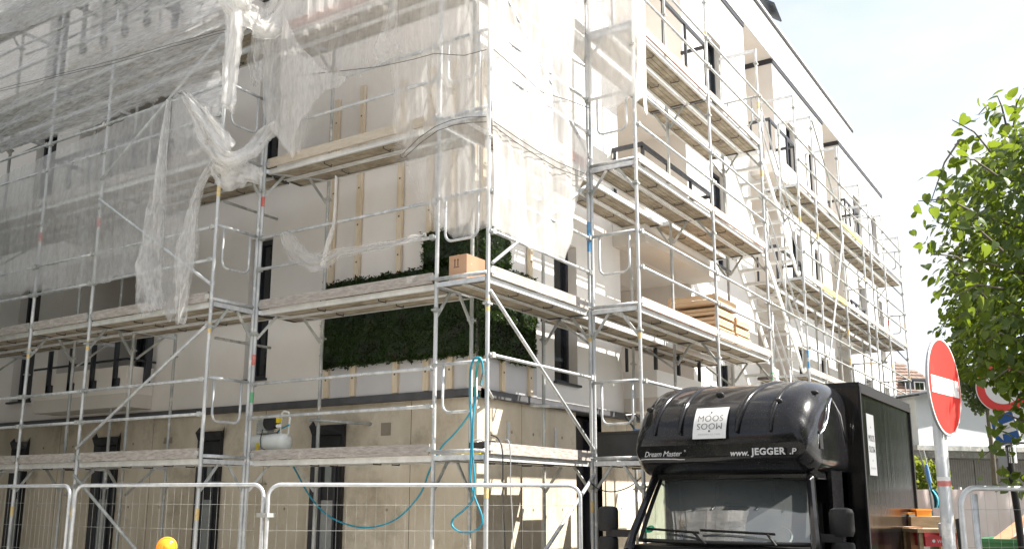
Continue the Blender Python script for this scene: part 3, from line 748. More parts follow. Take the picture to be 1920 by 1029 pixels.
# --- far wing
SE = thing('scaffold', 'far tube scaffold bays beyond the stair, with yellow toe boards near the building end', 'scaffold', (.4, 16, .12))
ys_ = [Y4, 11.69, 13.93, 16.17, 17.08, 18.8, 21.3]
for k, y in enumerate(ys_):
    top = [10.2, 10.2, 10.2, 9.9, 9.6, 9.75, 9.7][k]
    if k:
        pole(SE, W_, y, z1=top, marks=[((7.4, 5.6, 7.3, 7.2, 5.4, 6.9)[k-1], 'sticker'), ((3.8, 4.9, 5.1, 3.9, 6.6, 5.3)[k-1], ('sticker', 'sticker', 'sticker', 'red_mark', 'red_mark', 'sticker')[k-1])])
        pole(SE, .0, y, z1=top-.02, dull=True)
        for z in Z[:4]: frame(SE, (W_, y), (0, y), z)
        frame(SE, (W_, y), (0, y), top-.02, gus=False)
for k, (a, c) in enumerate(zip(ys_, ys_[1:])):
    for j, z in enumerate(Z[:4]):
        decks(SE, (W_, a), (W_, c), (.185, .53), z)
        if j in (1, 2): decks(SE, (0, a), (0, c), (.19,), z)
        mm = 'toe_grey'
        if (k, j) in ((2, 3), (1, 2), (5, 1), (3, 1)): mm = 'toe_yellow'
        toe(SE, (W_, a), (W_, c), z, mm)
        rail(SE, (W_+.03, a), (W_+.03, c), z+1.04, 'galv_dull'); rail(SE, (W_+.03, a), (W_+.03, c), z+.55, 'galv_dull')
for j, z in enumerate(Z[:4]): end_guard(SE, (W_, ys_[-1]), (0, ys_[-1]), z, 'galv_dull'); end_guard(SE, (W_, 16.9), (0, 16.9), z, 'galv_dull')
brace(SE, (W_+.03, 13.93, 6.2+1.75), (W_+.03, 11.9, 4.7), r=.024); brace(SE, (W_+.03, 11.69, 10.1), (W_+.03, 13.8, 8.3), m='galv_dull')
# ------------------------------------------------------------------ debris netting
def weave(o, vals):
    a = o.data.attributes.new('weave', 'FLOAT', 'POINT'); a.data.foreach_set('value', vals)
def lerp_prof(pr, u):
    if u <= pr[0][0]: return pr[0][1]
    for (a, x), (c, y) in zip(pr, pr[1:]):
        if u <= c: return x + (y-x)*(u-a)/max(c-a, 1e-6)
    return pr[-1][1]
def net_sheet(name, mname, label, plane, prof, top, amp=.05, nu=170, nv=70, seed=0, fold='diag', u0=None, u1=None, hem=True, ragged=.03, drape=0.0, fade=.05):
    """hanging sheet: plane(u, z, d) -> point; prof = lower edge [(u, z)...]; top: z or profile"""
    u0 = prof[0][0] if u0 is None else u0; u1 = prof[-1][0] if u1 is None else u1
    tp = (lambda u: lerp_prof(top, u)) if isinstance(top, list) else (lambda u: top)
    def disp(u, z):
        if fold == 'diag':
            q = z*5.2 - u*.5
            return amp*(.55*fbm(u*.55+seed, q*.62, seed, 3) + .35*fbm(u*1.3, q*1.7, seed+3, 3) + .5*fbm(u*.4, z*.5, seed+9, 2))
        return amp*(.8*fbm(u*3.0+seed+z*.25, z*.35, seed, 3) + .35*fbm(u*8, z*.9, seed+4, 2) + .4*fbm(u*.6, z*.6, seed+9, 2))
    def zb(u): return lerp_prof(prof, u) + ragged*fbm(u*7, seed*3.1, 1.0, 4)
    def fn(s_, t_):
        u = u0+(u1-u0)*s_; a, c = zb(u), tp(u)
        if c < a+.02: c = a+.02
        z = a+(c-a)*t_
        return plane(u, z, disp(u, z) + drape*(1-t_)**2)
    b = MB(); b.grid(fn, nu, nv); o = b.build(name, mname, smooth=True)
    fl = (lambda u: lerp_prof(fade, u)) if isinstance(fade, list) else (lambda u: fade)
    def dens(s_, t_):
        u = u0+(u1-u0)*s_; a, c = zb(u), tp(u); q = max(0, min(1, t_*(c-a)/max(fl(u), 1e-3))); q = q*q*(3-2*q)
        return (.35+.65*q if fl(u) < .2 else q)*(1+.18*fbm(u*.8+seed, (a+(c-a)*t_)*.8, seed, 3))
    weave(o, [dens(i/nu, j/nv) for j in range(nv+1) for i in range(nu+1)])
    tag(o, label, 'netting', 'torn debris nets on the scaffold')
    if hem:
        hw = .009 if hem == 'dark' else .004
        pts = [fn(i/90, 0.0) for i in range(91)]
        pts = [Vector(p)+Vector((0, 0, .01)) for p in pts]
        b = MB(); b.path(pts, [hw*(.6+.8*abs(fbm(i*.4, seed))) for i in range(91)], 5); b.build('hem', 'net_hem' if hem == 'dark' else 'net_bunch', o, smooth=True)
    return o, fn
def cords(o, name, pts_fn, n=50, r=.0042, m='dark_steel'):
    b = MB(); b.path([pts_fn(i/n) for i in range(n+1)], r, 5); b.build(name, m, o, smooth=True)
def pf(px, conv, ax): return sorted([(conv(x, y)[ax], conv(x, y)[2]) for x, y in px])

PA = lambda u, z, d: (u, -.79-d, z)
cA = lambda x, y: ony(x, y, -.80)
# outer upper tier, left wing
up = pf([(-60, 305), (0, 287), (90, 262), (170, 238), (235, 212), (300, 186), (345, 174), (372, 190), (395, 203), (415, 201), (437, 208)], cA, 0)
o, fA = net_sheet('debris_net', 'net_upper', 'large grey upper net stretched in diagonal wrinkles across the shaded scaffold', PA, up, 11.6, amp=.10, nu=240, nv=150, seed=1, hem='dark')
lp = pf([(-60, 180), (0, 171), (215, 118), (430, 58), (445, 62)], cA, 0)
for dz in (0, .045):
    cords(o, 'edge_cord', lambda t: PA(lp[0][0]+(lp[-1][0]-lp[0][0])*t, lerp_prof(lp, lp[0][0]+(lp[-1][0]-lp[0][0])*t)-dz+.012*fbm(t*14, dz*9), .07), 60)
lp2 = pf([(-60, 92), (0, 80), (60, 55), (100, 45), (150, 22), (230, 0), (330, -30)], cA, 0)
def hemf(t):
    u = lp2[0][0]+(lp2[-1][0]-lp2[0][0])*t; return PA(u, lerp_prof(lp2, u)+.02*fbm(t*9, 2), .08)
b = MB(); b.path([hemf(i/60) for i in range(61)], [.03+.028*abs(fbm(i*.3, 4.4)) for i in range(61)], 6, flat=.5); b.build('rolled_hem', 'net_hem', o, smooth=True)
# patches of doubled netting near the top left
b = MB()
b.grid(lambda s_, t_: PA(-13+7*s_, lerp_prof(lp2, -13+7*s_)+2.2*t_, .12+.08*fbm(s_*9, t_*9, 5)), 80, 40); q_ = b.build('doubled_layer', 'net_upper', o, smooth=True); weave(q_, [1.0]*len(q_.data.vertices))
# inner lower tier, hanging down to the second deck
low = pf([(-60, 577), (0, 556), (60, 549), (120, 544), (170, 536), (225, 522), (268, 516), (272, 572), (285, 582), (300, 578), (318, 602), (330, 592), (346, 606), (349, 545), (352, 470), (358, 395), (372, 352), (392, 320), (408, 302), (414, 262), (418, 225)], lambda x, y: ony(x, y, -.76), 0)
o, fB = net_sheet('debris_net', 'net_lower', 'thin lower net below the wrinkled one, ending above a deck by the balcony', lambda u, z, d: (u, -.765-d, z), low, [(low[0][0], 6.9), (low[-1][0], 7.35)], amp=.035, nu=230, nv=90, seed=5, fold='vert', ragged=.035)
def ribbon(name, label, pts, wid, mname='net_bunch', amp=.12, seed=0, nu=60, nv=16, wv=(0, -1, .2)):
    """gathered cloth along a line of points"""
    pts = [Vector(p) for p in pts]
    def P_(t):
        q = t*(len(pts)-1); i = min(int(q), len(pts)-2); f_ = q-i
        p0, p1, p2, p3 = pts[max(i-1, 0)], pts[i], pts[i+1], pts[min(i+2, len(pts)-1)]
        return .5*((2*p1)+(p2-p0)*f_+(2*p0-5*p1+4*p2-p3)*f_*f_+(3*p1-p0-3*p2+p3)*f_**3)
    ws = wid if isinstance(wid, list) else [wid]*2
    def fn(s_, t_):
        c = P_(s_); tg = (P_(min(s_+.02, 1))-P_(max(s_-.02, 0))).normalized(); sd_ = tg.cross(Vector((-.45, .85, 0))).normalized()
        q = s_*(len(ws)-1); i = min(int(q), len(ws)-2); w_ = ws[i]+(ws[i+1]-ws[i])*(q-i)
        w_ *= 1+.22*fbm(s_*7, seed)
        e = (t_-.5)
        out = Vector((.45, -.85, 0))
        return c + sd_*w_*e + out*(amp*fbm(t_*4.5+seed, s_*2.2, seed, 4)+.05*math.cos(e*3)) + Vector((0, 0, .03*fbm(s_*11, t_*7, seed)))
    b = MB(); b.grid(fn, nu, nv); o = b.build(name, mname, smooth=True)
    weave(o, [min(1, .45+3.2*min(t_, 1-t_)+.5*fbm(s_*6, t_*9, seed)) for t_ in [j/nv for j in range(nv+1)] for s_ in [i/nu for i in range(nu+1)]])
    return tag(o, label, 'netting', 'torn debris nets on the scaffold')
P_L = lambda x, y, Y: ony(x, y, Y)
ribbon('debris_net', 'long white strip of torn net dangling in front of the lower net', [P_L(318, 190, -.8), P_L(305, 300, -.83), P_L(294, 400, -.84), P_L(284, 490, -.84), P_L(281, 550, -.84), P_L(290, 584, -.84)], [.07, .15, .26, .40, .46, .34], 'net_strip', amp=.12, seed=8, nu=100, nv=24)
ribbon('debris_net', 'frayed white net tail hanging beside the long dangling strip, ending at the deck', [P_L(408, 292, -.8), P_L(378, 350, -.82), P_L(360, 410, -.84), P_L(350, 480, -.84), P_L(342, 550, -.84), P_L(340, 608, -.84)], [.09, .12, .2, .32, .22, .14], 'net_strip', amp=.1, seed=12, nu=100, nv=20)
ribbon('debris_net', 'thick white bunch of net slung between two poles at the top of the step', [P_L(432, -18, -.82), P_L(452, 12, -.8), P_L(475, 38, -.5), P_L(500, 48, -.25), P_L(524, 20, -.1), P_L(545, -20, -.06)], [.45, .42, .42, .5, .5, .4], amp=.13, seed=3, nu=80, nv=24)
ribbon('debris_net', 'pleated white net curtain hanging beside the corner pole under the thick bunch', [P_L(497, 20, -.2), P_L(492, 70, -.2), P_L(486, 120, -.2), P_L(490, 158, -.18)], [.34, .36, .30, .24], 'net_strip', amp=.14, seed=17, nu=50, nv=26)
ribbon('debris_net', 'white net folds draped down the outer pole above the hanging guard loop', [P_L(436, -20, -.82), P_L(440, 60, -.84), P_L(432, 130, -.85), P_L(428, 190, -.84), P_L(424, 206, -.83)], [.3, .26, .22, .2, .18], amp=.08, seed=13)
ribbon('debris_net', 'twisted white net swag tied between the outer pole and the corner bay', [P_L(348, 178, -.82), P_L(378, 222, -.83), P_L(402, 262, -.84), P_L(432, 292, -.8), P_L(468, 284, -.4), P_L(494, 258, -.15), P_L(520, 232, -.08)], [.12, .28, .42, .36, .3, .26, .18], amp=.13, seed=21, nu=90, nv=22)
ribbon('debris_net', 'crumpled pale net flap hooked on the deck frame under the twisted swag', [P_L(404, 306, -.82), P_L(430, 322, -.7), P_L(455, 318, -.5), P_L(474, 310, -.3)], [.22, .5, .55, .35], amp=.12, seed=30)
ribbon('debris_net', 'short frayed net end dangling above the twisted swag', [P_L(383, 205, -.84), P_L(390, 235, -.85), P_L(392, 262, -.85), P_L(388, 272, -.86)], [.16, .14, .12, .05], amp=.08, seed=33)

# corner bay, shaded side
PB = lambda u, z, d: (u, -.055-d, z)
cB = lambda x, y: ony(x, y, -.06)
nb = pf([(492, 203), (502, 232), (522, 262), (548, 300), (556, 288), (562, 290), (570, 286), (640, 270), (700, 254), (732, 246), (742, 335), (752, 352), (768, 392), (790, 430), (812, 440), (832, 433), (850, 446), (880, 442), (900, 433), (917, 424)], cB, 0)
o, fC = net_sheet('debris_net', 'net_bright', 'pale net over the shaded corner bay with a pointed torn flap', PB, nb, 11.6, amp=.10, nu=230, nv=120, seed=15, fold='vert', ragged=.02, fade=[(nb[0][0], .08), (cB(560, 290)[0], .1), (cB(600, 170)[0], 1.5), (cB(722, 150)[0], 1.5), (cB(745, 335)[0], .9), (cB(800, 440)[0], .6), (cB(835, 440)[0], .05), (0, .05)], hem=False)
for px in ([(560, 146), (600, 141), (650, 136), (720, 128), (780, 115), (820, 104), (875, 108), (917, 97)], [(760, 292), (790, 262), (822, 240), (850, 229), (880, 223), (917, 222)], [(764, 298), (795, 270), (826, 248), (855, 238), (885, 233), (917, 232)]):
    q = pf(px, cB, 0); cords(o, 'edge_cord', lambda t: PB(q[0][0]+(q[-1][0]-q[0][0])*t, lerp_prof(q, q[0][0]+(q[-1][0]-q[0][0])*t), .06), 40)
sp = pf([(800, 90), (745, 0), (860, 95)], cB, 0)
ribbon('debris_net', 'gathered streak of net falling across the topmost shaded corner deck', [P_L(745, 0, -.12) + Vector((0, 0, .5)), P_L(735, 40, -.12), P_L(722, 85, -.12), P_L(735, 110, -.12)], [.10, .16, .32, .4], 'net_bright', amp=.1, seed=41)
ribbon('debris_net', 'limp wisp of net caught along the guard rails above the loose planks', [P_L(533, 438, -.07), P_L(545, 455, -.07), P_L(562, 480, -.07), P_L(590, 492, -.07), P_L(612, 488, -.07), P_L(640, 472, -.07), P_L(700, 464, -.07), P_L(760, 452, -.07), P_L(800, 441, -.07)], [.1, .24, .22, .3, .24, .1, .1, .08, .05], 'net_bright', amp=.1, seed=50, nu=110)
ribbon('debris_net', 'string of twisted net hanging between two decks in the shaded corner bay', [P_L(631, 332, -.07), P_L(629, 380, -.07), P_L(626, 420, -.07), P_L(616, 455, -.07), P_L(606, 500, -.07)], [.03, .03, .04, .07, .09], 'net_bunch', amp=.03, seed=55)

fp = pf([(493, 203), (502, 232), (522, 262), (548, 300), (556, 284), (568, 236), (584, 196), (612, 170), (650, 152)], lambda x, y: ony(x, y, -.13), 0)
ft = pf([(493, -30), (530, 20), (560, 78), (600, 128), (652, 146)], lambda x, y: ony(x, y, -.13), 0)
net_sheet('debris_net', 'net_flap', 'pointed pale net flap hanging beside the corner pole over the yellowish toe board', lambda u, z, d: (u, -.13-d, z), fp, ft, amp=.12, nu=70, nv=70, seed=61, fold='vert', ragged=.015, fade=.04)
# sunlit side
PC = lambda u, z, d: (.06+d, u, z)
cC = lambda x, y: onx(x, y, .06)
nc = pf([(919, 424), (938, 436), (960, 447), (985, 462), (1010, 476), (1040, 482), (1058, 489), (1066, 462), (1076, 420), (1086, 380), (1094, 335), (1100, 300)], cC, 1)
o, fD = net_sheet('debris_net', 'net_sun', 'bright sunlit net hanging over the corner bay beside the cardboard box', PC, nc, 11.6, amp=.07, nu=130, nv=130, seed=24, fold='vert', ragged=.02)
for px in ([(919, 230), (960, 258), (1000, 284), (1040, 306), (1098, 330)], [(919, 238), (960, 268), (1000, 294), (1040, 318), (1096, 338)], [(919, 95), (960, 130), (1010, 175), (1060, 190), (1100, 205)]):
    q = pf(px, cC, 1); cords(o, 'edge_cord', lambda t: PC(q[0][0]+(q[-1][0]-q[0][0])*t, lerp_prof(q, q[0][0]+(q[-1][0]-q[0][0])*t), .05), 40, .005)
ne = sorted([(ony(x, y, YR-.05)[0], ony(x, y, YR-.05)[2]) for x, y in [(1100, 190), (1130, 207), (1160, 202), (1180, 185), (1196, 172)]])
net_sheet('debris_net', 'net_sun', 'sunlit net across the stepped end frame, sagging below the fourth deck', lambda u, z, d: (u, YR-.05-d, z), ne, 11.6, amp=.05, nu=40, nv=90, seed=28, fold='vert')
ng = pf([(1192, 190), (1200, 186), (1208, 200), (1212, 212), (1217, 205)], lambda x, y: onx(x, y, W_+.05), 1)
net_sheet('debris_net', 'net_bunch', 'narrow white net end hanging from the first balcony side pole, frayed tip', lambda u, z, d: (W_+.05+d, u, z), ng, 11.6, amp=.08, nu=20, nv=110, seed=36, fold='vert', ragged=.1)
# ------------------------------------------------------------------ black camper van
VX0, VX1 = 1.2, 3.4; VC = (VX0+VX1)/2
VAN = thing('camper_van', 'black cab-over box van with a white square sign on its bulging front', 'van', (VC, 3, 0))
def rrect(w_, z0, z1, r0, r1, n=7):
    """rounded rectangle section, half width w_, lower radius r0 and upper radius r1"""
    pts = []
    for cx, cz, r_, a0 in ((w_-r0, z0+r0, r0, -90), (w_-r1, z1-r1, r1, 0), (-w_+r1, z1-r1, r1, 90), (-w_+r0, z0+r0, r0, 180)):
        for k in range(n):
            a = R(a0+90*k/(n-1)); pts.append((cx+r_*math.cos(a), cz+r_*math.sin(a)))
    return pts
AY0, AY1 = 1.02, 2.42
BC = VC; VC = 2.21
def nose(t):
    """half width, bottom, top of the alcove at t=0 (front) .. 1 (box)"""
    q = math.sqrt(max(0, 1-(1-t)**2.6))
    q2 = math.sqrt(max(0, 1-(1-min(1, t*1.12))**2.4))
    return .93+.12*q, 2.20-.20*min(1, q*1.5), 2.32+.73*q2
def alc_sec(t):
    w_, z0, z1 = nose(t); h = z1-z0
    return rrect(w_, z0, z1, min(.16, h*.45), min(.30, h*.5))
NT = 34; b = MB(); secs = []
for i in range(NT+1):
    t = (i/NT)**2.2; y = AY0+(AY1-AY0)*t
    bow = lambda x: .15*(abs(x)/1.05)**4.5*(1-t)
    secs.append([(VC+x, y+bow(x), z) for x, z in alc_sec(t)])
n = len(secs[0]); vs = [p for s_ in secs for p in s_]
fs = [(i*n+j, i*n+(j+1) % n, (i+1)*n+(j+1) % n, (i+1)*n+j) for i in range(NT) for j in range(n)]
fs.append(tuple(range(n)))
b.add(vs, fs); ALC = b.build('alcove', 'van_black', VAN, auto=50)
def alc_surf(x, z, off=.004):
    """front/top surface of the alcove: smallest y at which the section reaches height z at side offset x"""
    lo, hi = 0.0, 1.0
    for _ in range(40):
        t = (lo+hi)/2; w_, z0, z1 = nose(t)
        r1 = min(.30, (z1-z0)*.5); zz = z1
        ax = abs(x)
        if ax > w_-r1: zz = z1-r1+math.sqrt(max(0, r1*r1-min(r1, ax-(w_-r1))**2)) if ax < w_ else z0
        if zz >= z: hi = t
        else: lo = t
    t = hi; y = AY0+(AY1-AY0)*t + .15*(abs(x)/1.05)**4.5*(1-t)
    return Vector((VC+x, y-off, z+off*.4))
def top_z(x, t):
    w_, z0, z1 = nose(t); r1 = min(.30, (z1-z0)*.5); ax = abs(x)
    return z1 if ax <= w_-r1 else z1-r1+math.sqrt(max(0, r1*r1-(ax-(w_-r1))**2))
# pressed ridges running back over the roof
for x0, x1, hgt in ((-.70, -.55, .008), (-.40, -.36, .001), (.24, .44, .012), (.60, .70, .001)):
    b = MB(); pts = []
    for i in range(26):
        t = .012+.98*(i/25)**1.8; x = x0+(x1-x0)*min(1, t*1.4); y = AY0+(AY1-AY0)*t
        pts.append((VC+x, y+.15*(abs(x)/1.05)**4.5*(1-t)-.0, top_z(x, t)-.016))
    b.path(pts, [.012+(hgt+.016)*min(1, i/7) for i in range(26)], 8, flat=1.0); b.build('roof_ridge', 'van_black', ALC, smooth=True)
for x, z in ((-.84, 2.74), (.64, 2.76), (-.05, 2.88), (.93, 2.86)):
    p = alc_surf(x, z, 0); b = MB(); M = frame_M(p, (1, 0, 0), (0, 1, .6))
    b.lathe([(.036, -.01), (.034, .012), (.022, .026), (.004, .03)], M @ Matrix.Diagonal((1.3, .7, 1, 1)), 14); b.build('marker_lamp', 'van_plastic' if x != -.86 else 'chrome', ALC, auto=40)
# side groove and handle recess of the alcove
g = [(VX1-.20, 1.34, 2.24), (VX1-.185, 1.36, 2.4), (VX1-.165, 1.5, 2.46), (VX1-.15, 1.62, 2.58), (VX1-.15, 1.72, 2.74), (VX1-.16, 1.86, 2.82), (VX1-.138, 2.12, 2.66), (VX1-.135, 2.3, 2.36)]
b = MB(); b.path(g, .011, 6); b.build('side_moulding', 'chrome', ALC, smooth=True)
b = MB(); b.box((VX1-.26, 1.36, 2.26), (VX1-.172, 1.5, 2.44)); b.build('handle_recess', 'van_plastic', ALC)
# signs and lettering, wrapped on the curved front
def wrap(q): return alc_surf(q.x, q.z, .006)
def sheet_on_alcove(x0, x1, z0, z1, name, m_, off):
    b = MB(); b.grid(lambda s_, t_: alc_surf(x0+(x1-x0)*s_, z0+(z1-z0)*t_, off), 12, 12); return b.build(name, m_, ALC, smooth=True)
SGN = sheet_on_alcove(-.235, .135, 2.375, 2.715, 'front_sign', 'white_print', .005)
XZ = lambda x, z, f=1: Matrix(((f, 0, 0, x), (0, 0, 1, 0), (0, f, 0, z), (0, 0, 0, 1)))
w9 = lambda q: alc_surf(q.x, q.z, .010)
text('lettering', 'MOOS', .098, XZ(-.05, 2.588), 'print_dark', SGN, w9, spacing=1.05, bold=-.0016)
text('lettering', 'MOOS', .098, XZ(-.05, 2.510, -1), 'print_dark', SGN, w9, spacing=1.05, bold=-.0016)
text('lettering', 'MOOSMOOS.COM', .022, XZ(-.05, 2.418), 'sign_back', SGN, w9, spacing=1.5)
for z in (2.658, 2.455):
    b = MB(); c = [alc_surf(-.05+.010*math.cos(k*.5236), z+.010*math.sin(k*.5236), .010) for k in range(12)]; b.add(c, [tuple(range(12))]); b.build('dot', 'print_dark', SGN)
wf = lambda q: alc_surf(q.x, q.z, .005)
text('lettering', 'Dream Master', .082, XZ(-.60, 2.225), 'silver_print', ALC, wf, shear=.35, spacing=.93)
text('lettering', '\u00ae', .03, XZ(-.325, 2.252), 'silver_print', ALC, wf)
b = MB(); b.path([alc_surf(-.87+.0108*i*5, 2.170+.016*math.sin(i*.52)*(.2+.3*(i in (0, 1, 9, 10))), .006) for i in range(11)], .005, 5); b.build('underline', 'silver_print', ALC)
text('lettering', 'www.', .085, XZ(.275, 2.215), 'silver_print', ALC, wf, shear=.2, bold=.002)
text('lettering', 'JEGGER', .095, XZ(.575, 2.225), 'silver_print', ALC, wf, bold=.003, spacing=1.08)
text('lettering', '.P', .085, XZ(.815, 2.222), 'silver_print', ALC, wf, shear=.15, bold=.002)
# box body
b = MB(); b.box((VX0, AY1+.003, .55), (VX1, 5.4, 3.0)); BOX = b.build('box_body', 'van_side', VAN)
b = MB()
b.box((VX0-.015, AY1, 3.001), (VX1+.015, 5.42, 3.05)); b.box((VX1+.001, AY1+.01, .5), (VX1+.018, AY1+.06, 3.0)); b.box((VX1+.001, 5.36, .5), (VX1+.02, 5.42, 3.0)); b.box((VX1+.001, AY1+.06, 2.93), (VX1+.02, 5.36, 3.0)); b.box((VX1+.001, AY1+.06, .5), (VX1+.02, 5.36, .62))
b.build('body_trim', 'van_plastic', BOX)
b = MB(); b.box((VX1+.002, 2.72, 2.02), (VX1+.006, 3.09, 2.72)); SS = b.build('side_sign', 'sign_back', BOX)
YZ = lambda y, z, f=1: Matrix(((0, 0, 1, VX1+.008), (f, 0, 0, y), (0, f, 0, z), (0, 0, 0, 1)))
text('lettering', 'MOOS', .105, YZ(2.905, 2.44), 'van_plastic', SS); text('lettering', 'MOOS', .105, YZ(2.905, 2.32, -1), 'van_plastic', SS); text('lettering', 'MOOSMOOS.COM', .024, YZ(2.905, 2.10), 'van_plastic', SS, spacing=1.4)
for z in (2.57, 2.19):
    b = MB(); b.lathe([(.011, 0), (.011, .001)], frame_M((VX1+.007, 2.905, z), (0, 1, 0), (0, 0, 1)), 10); b.build('dot', 'van_plastic', SS)
# cab
VC = 2.27
CX0, CX1 = VC-.92, VC+.95
b = MB()
wsb, wst = (.62, 1.32), (1.38, 1.99)          # (y, z) of the windscreen foot and head
b.box((CX0+.05, wst[0]-.05, 1.97), (CX1-.05, AY1, 2.06))
for s_ in (-1, 1):      # windscreen pillars
    b.path([(2.385+s_*.96, wsb[0]-.08, 1.22), (2.375+s_*.95, wsb[0]+.02, wsb[1]+.05), (2.31+s_*.905, (wsb[0]+wst[0])/2, (wsb[1]+wst[1])/2+.03), (2.24+s_*.86, wst[0], wst[1]+.02)], [.06, .046, .040, .045], 8)
    b.box((VC+s_*.93-.02, 1.75, .5), (VC+s_*.93+.02, AY1, 2.05)); b.box((VC+s_*.93-.02, .4, .45), (VC+s_*.93+.02, 1.75, 1.24))
b.box((CX0, 2.2, .5), (CX1, AY1, 2.1)); b.box((CX0+.05, .45, .5), (CX1-.05, .62, 1.2))
CAB = b.build('cab', 'van_black', VAN, auto=40)
b = MB(); b.box((CX0+.04, .66, .9), (CX1-.04, 1.25, 1.28)); b.box((CX0+.03, 2.1, .9), (CX1-.03, 2.19, 2.1)); b.box((CX0+.05, 1.4, 1.955), (CX1-.05, 2.2, 1.968)); b.build('dashboard', 'van_dark', CAB)
for x in (-.5, .15, .6):
    b = MB(); b.box((VC+x-.21, 1.85, 1.0), (VC+x+.21, 2.0, 1.72)); b.box((VC+x-.12, 1.87, 1.74), (VC+x+.12, 1.97, 1.92)); b.build('seat', 'van_plastic', CAB)
b = MB(); b.lathe([(.19, -.012), (.205, 0), (.19, .012), (.178, 0), (.19, -.012)], frame_M((VC+.42, 1.35, 1.35), (1, 0, 0), (0, .8, .6)), 22); b.build('steering_wheel', 'van_dark', CAB)
def ws(u, v):
    y = wsb[0]+(wst[0]-wsb[0])*v; z = wsb[1]+(wst[1]-wsb[1])*v+.025*math.sin(v*math.pi); wd = .925-.09*v
    return (2.375-.135*v+u*wd, y+.16*(u*u)*(1-.3*v), z)
M = bpy.data.materials.new('windscreen_glass'); M.use_nodes = True; nn = M.node_tree.nodes; ll = M.node_tree.links.new; nn.clear()
oo = nn.new('ShaderNodeOutputMaterial'); gl = nn.new('ShaderNodeBsdfGlossy'); gl.inputs['Roughness'].default_value = .03; tr_ = nn.new('ShaderNodeBsdfTransparent'); tr_.inputs['Color'].default_value = (.52, .64, .60, 1)
fz = nn.new('ShaderNodeFresnel'); fz.inputs['IOR'].default_value = 2.6; mxx = nn.new('ShaderNodeMixShader'); ll(fz.outputs[0], mxx.inputs[0]); ll(tr_.outputs[0], mxx.inputs[1]); ll(gl.outputs[0], mxx.inputs[2]); df = nn.new('ShaderNodeBsdfDiffuse'); df.inputs['Color'].default_value = (.5, .55, .54, 1); md = nn.new('ShaderNodeMixShader'); md.inputs[0].default_value = .11; ll(mxx.outputs[0], md.inputs[1]); ll(df.outputs[0], md.inputs[2]); ll(md.outputs[0], oo.inputs['Surface'])
MATS['windscreen'] = M
b = MB(); b.grid(lambda s_, t_: ws(s_*2-1, t_), 16, 12); WSC = b.build('windscreen', 'windscreen', CAB, smooth=True)
b = MB()
rim = [ws(-1+2*i/14, 0) for i in range(15)] + [ws(1, j/8) for j in range(1, 9)] + [ws(1-2*i/14, 1) for i in range(1, 15)] + [ws(-1, 1-j/8) for j in range(1, 8)]
b.path([Vector(p)+Vector((0, -.006, .004)) for p in rim], .024, 6, closed=True); b.build('windscreen_seal', 'van_dark', WSC, smooth=True)
b = MB(); b.path([Vector(ws(-.97, .04+.4*i/8))+Vector((-.10, -.03, 0)) for i in range(9)], .014, 6); b.build('pillar_reflection_strip', 'alu', CAB, smooth=True)  # pale tube shaped as the bright reflection along the pillar
c = Vector(ws(-.90, .14)); nrm = Vector((0, -.7, .72)); Mx = frame_M(c+Vector((0, -.012, .012)), (1, -.1, 0), (0, .7, .7))
b = MB(); b.lathe([(.052, 0), (.052, .002)], Mx, 18); GB_ = b.build('badge', 'green_print', WSC); text('lettering', '4', .07, Mx @ Matrix.Translation((0, 0, .004)), 'white_print', GB_)
for u0, u1, u2 in ((-.93, -.30, -.12), (-.22, .52, .62)):
    a0 = Vector(ws(u2, 0))+Vector((0, -.06, -.01)); a1 = Vector(ws(u1, .10))+Vector((0, -.035, .02)); a2 = Vector(ws(u0, .13))+Vector((0, -.03, .02))
    b = MB(); b.path([a0, a1], .012, 6); b.path([a1+(a1-a2)*.12, a2], .009, 6); b.path([a1+(a1-a2)*.12+Vector((0, -.012, .012)), a2+Vector((0, -.012, .012))], .006, 5); b.build('wiper', 'van_dark', CAB)
b = MB(); b.grid(lambda s_, t_: (2.36+(s_*2-1)*(.97-.02*t_), .34+.30*t_+.14*(s_*2-1)**2*(1-.4*t_), 1.19+.09*t_-.07*abs(s_*2-1)**3), 16, 5); b.build('bonnet', 'van_plastic', CAB, smooth=True)
for s_ in (-1, 1):
    b = MB(); cx = VC+s_*(1.27 if s_ < 0 else 1.23)
    for dz, h, in ((.0, .24),):
        b.lathe([(.02, -.13), (.1, -.125), (.118, -.08), (.118, .09), (.105, .125), (.06, .14), (.01, .142)], Matrix.Translation((cx, .92, 1.53)) @ Matrix.Diagonal((1, .72, 1, 1)), 16)
    b.lathe([(.02, -.09), (.1, -.085), (.112, -.05), (.112, .05), (.1, .075), (.01, .08)], Matrix.Translation((cx, .92, 1.27)) @ Matrix.Diagonal((1, .72, 1, 1)), 16)
    b.beam((cx, .93, 1.385), (VC+s_*.94, .86, 1.385), .10, .075); b.beam((cx, .93, 1.16), (VC+s_*.94, .86, 1.16), .09, .05)
    b.build('wing_mirror', 'van_plastic', CAB, auto=45)
for x in (VX0+.12, VX1-.12):
    for y in (1.1, 4.4):
        b = MB(); b.lathe([(.2, -.11), (.33, -.11), (.35, -.06), (.35, .06), (.33, .11), (.2, .11)], frame_M((x, y, .352), (0, 1, 0), (0, 0, 1)), 22); T_ = b.build('wheel', 'van_plastic', VAN, auto=40); b = MB(); b.lathe([(.02, -.09), (.2, -.1), (.2, .1), (.02, .09)], frame_M((x, y, .352), (0, 1, 0), (0, 0, 1)), 16); b.build('rim', 'alu', T_, auto=40)
b = MB(); b.box((CX0+.1, .5, .3), (CX1-.1, 5.3, .56)); b.build('chassis', 'van_dark', VAN)
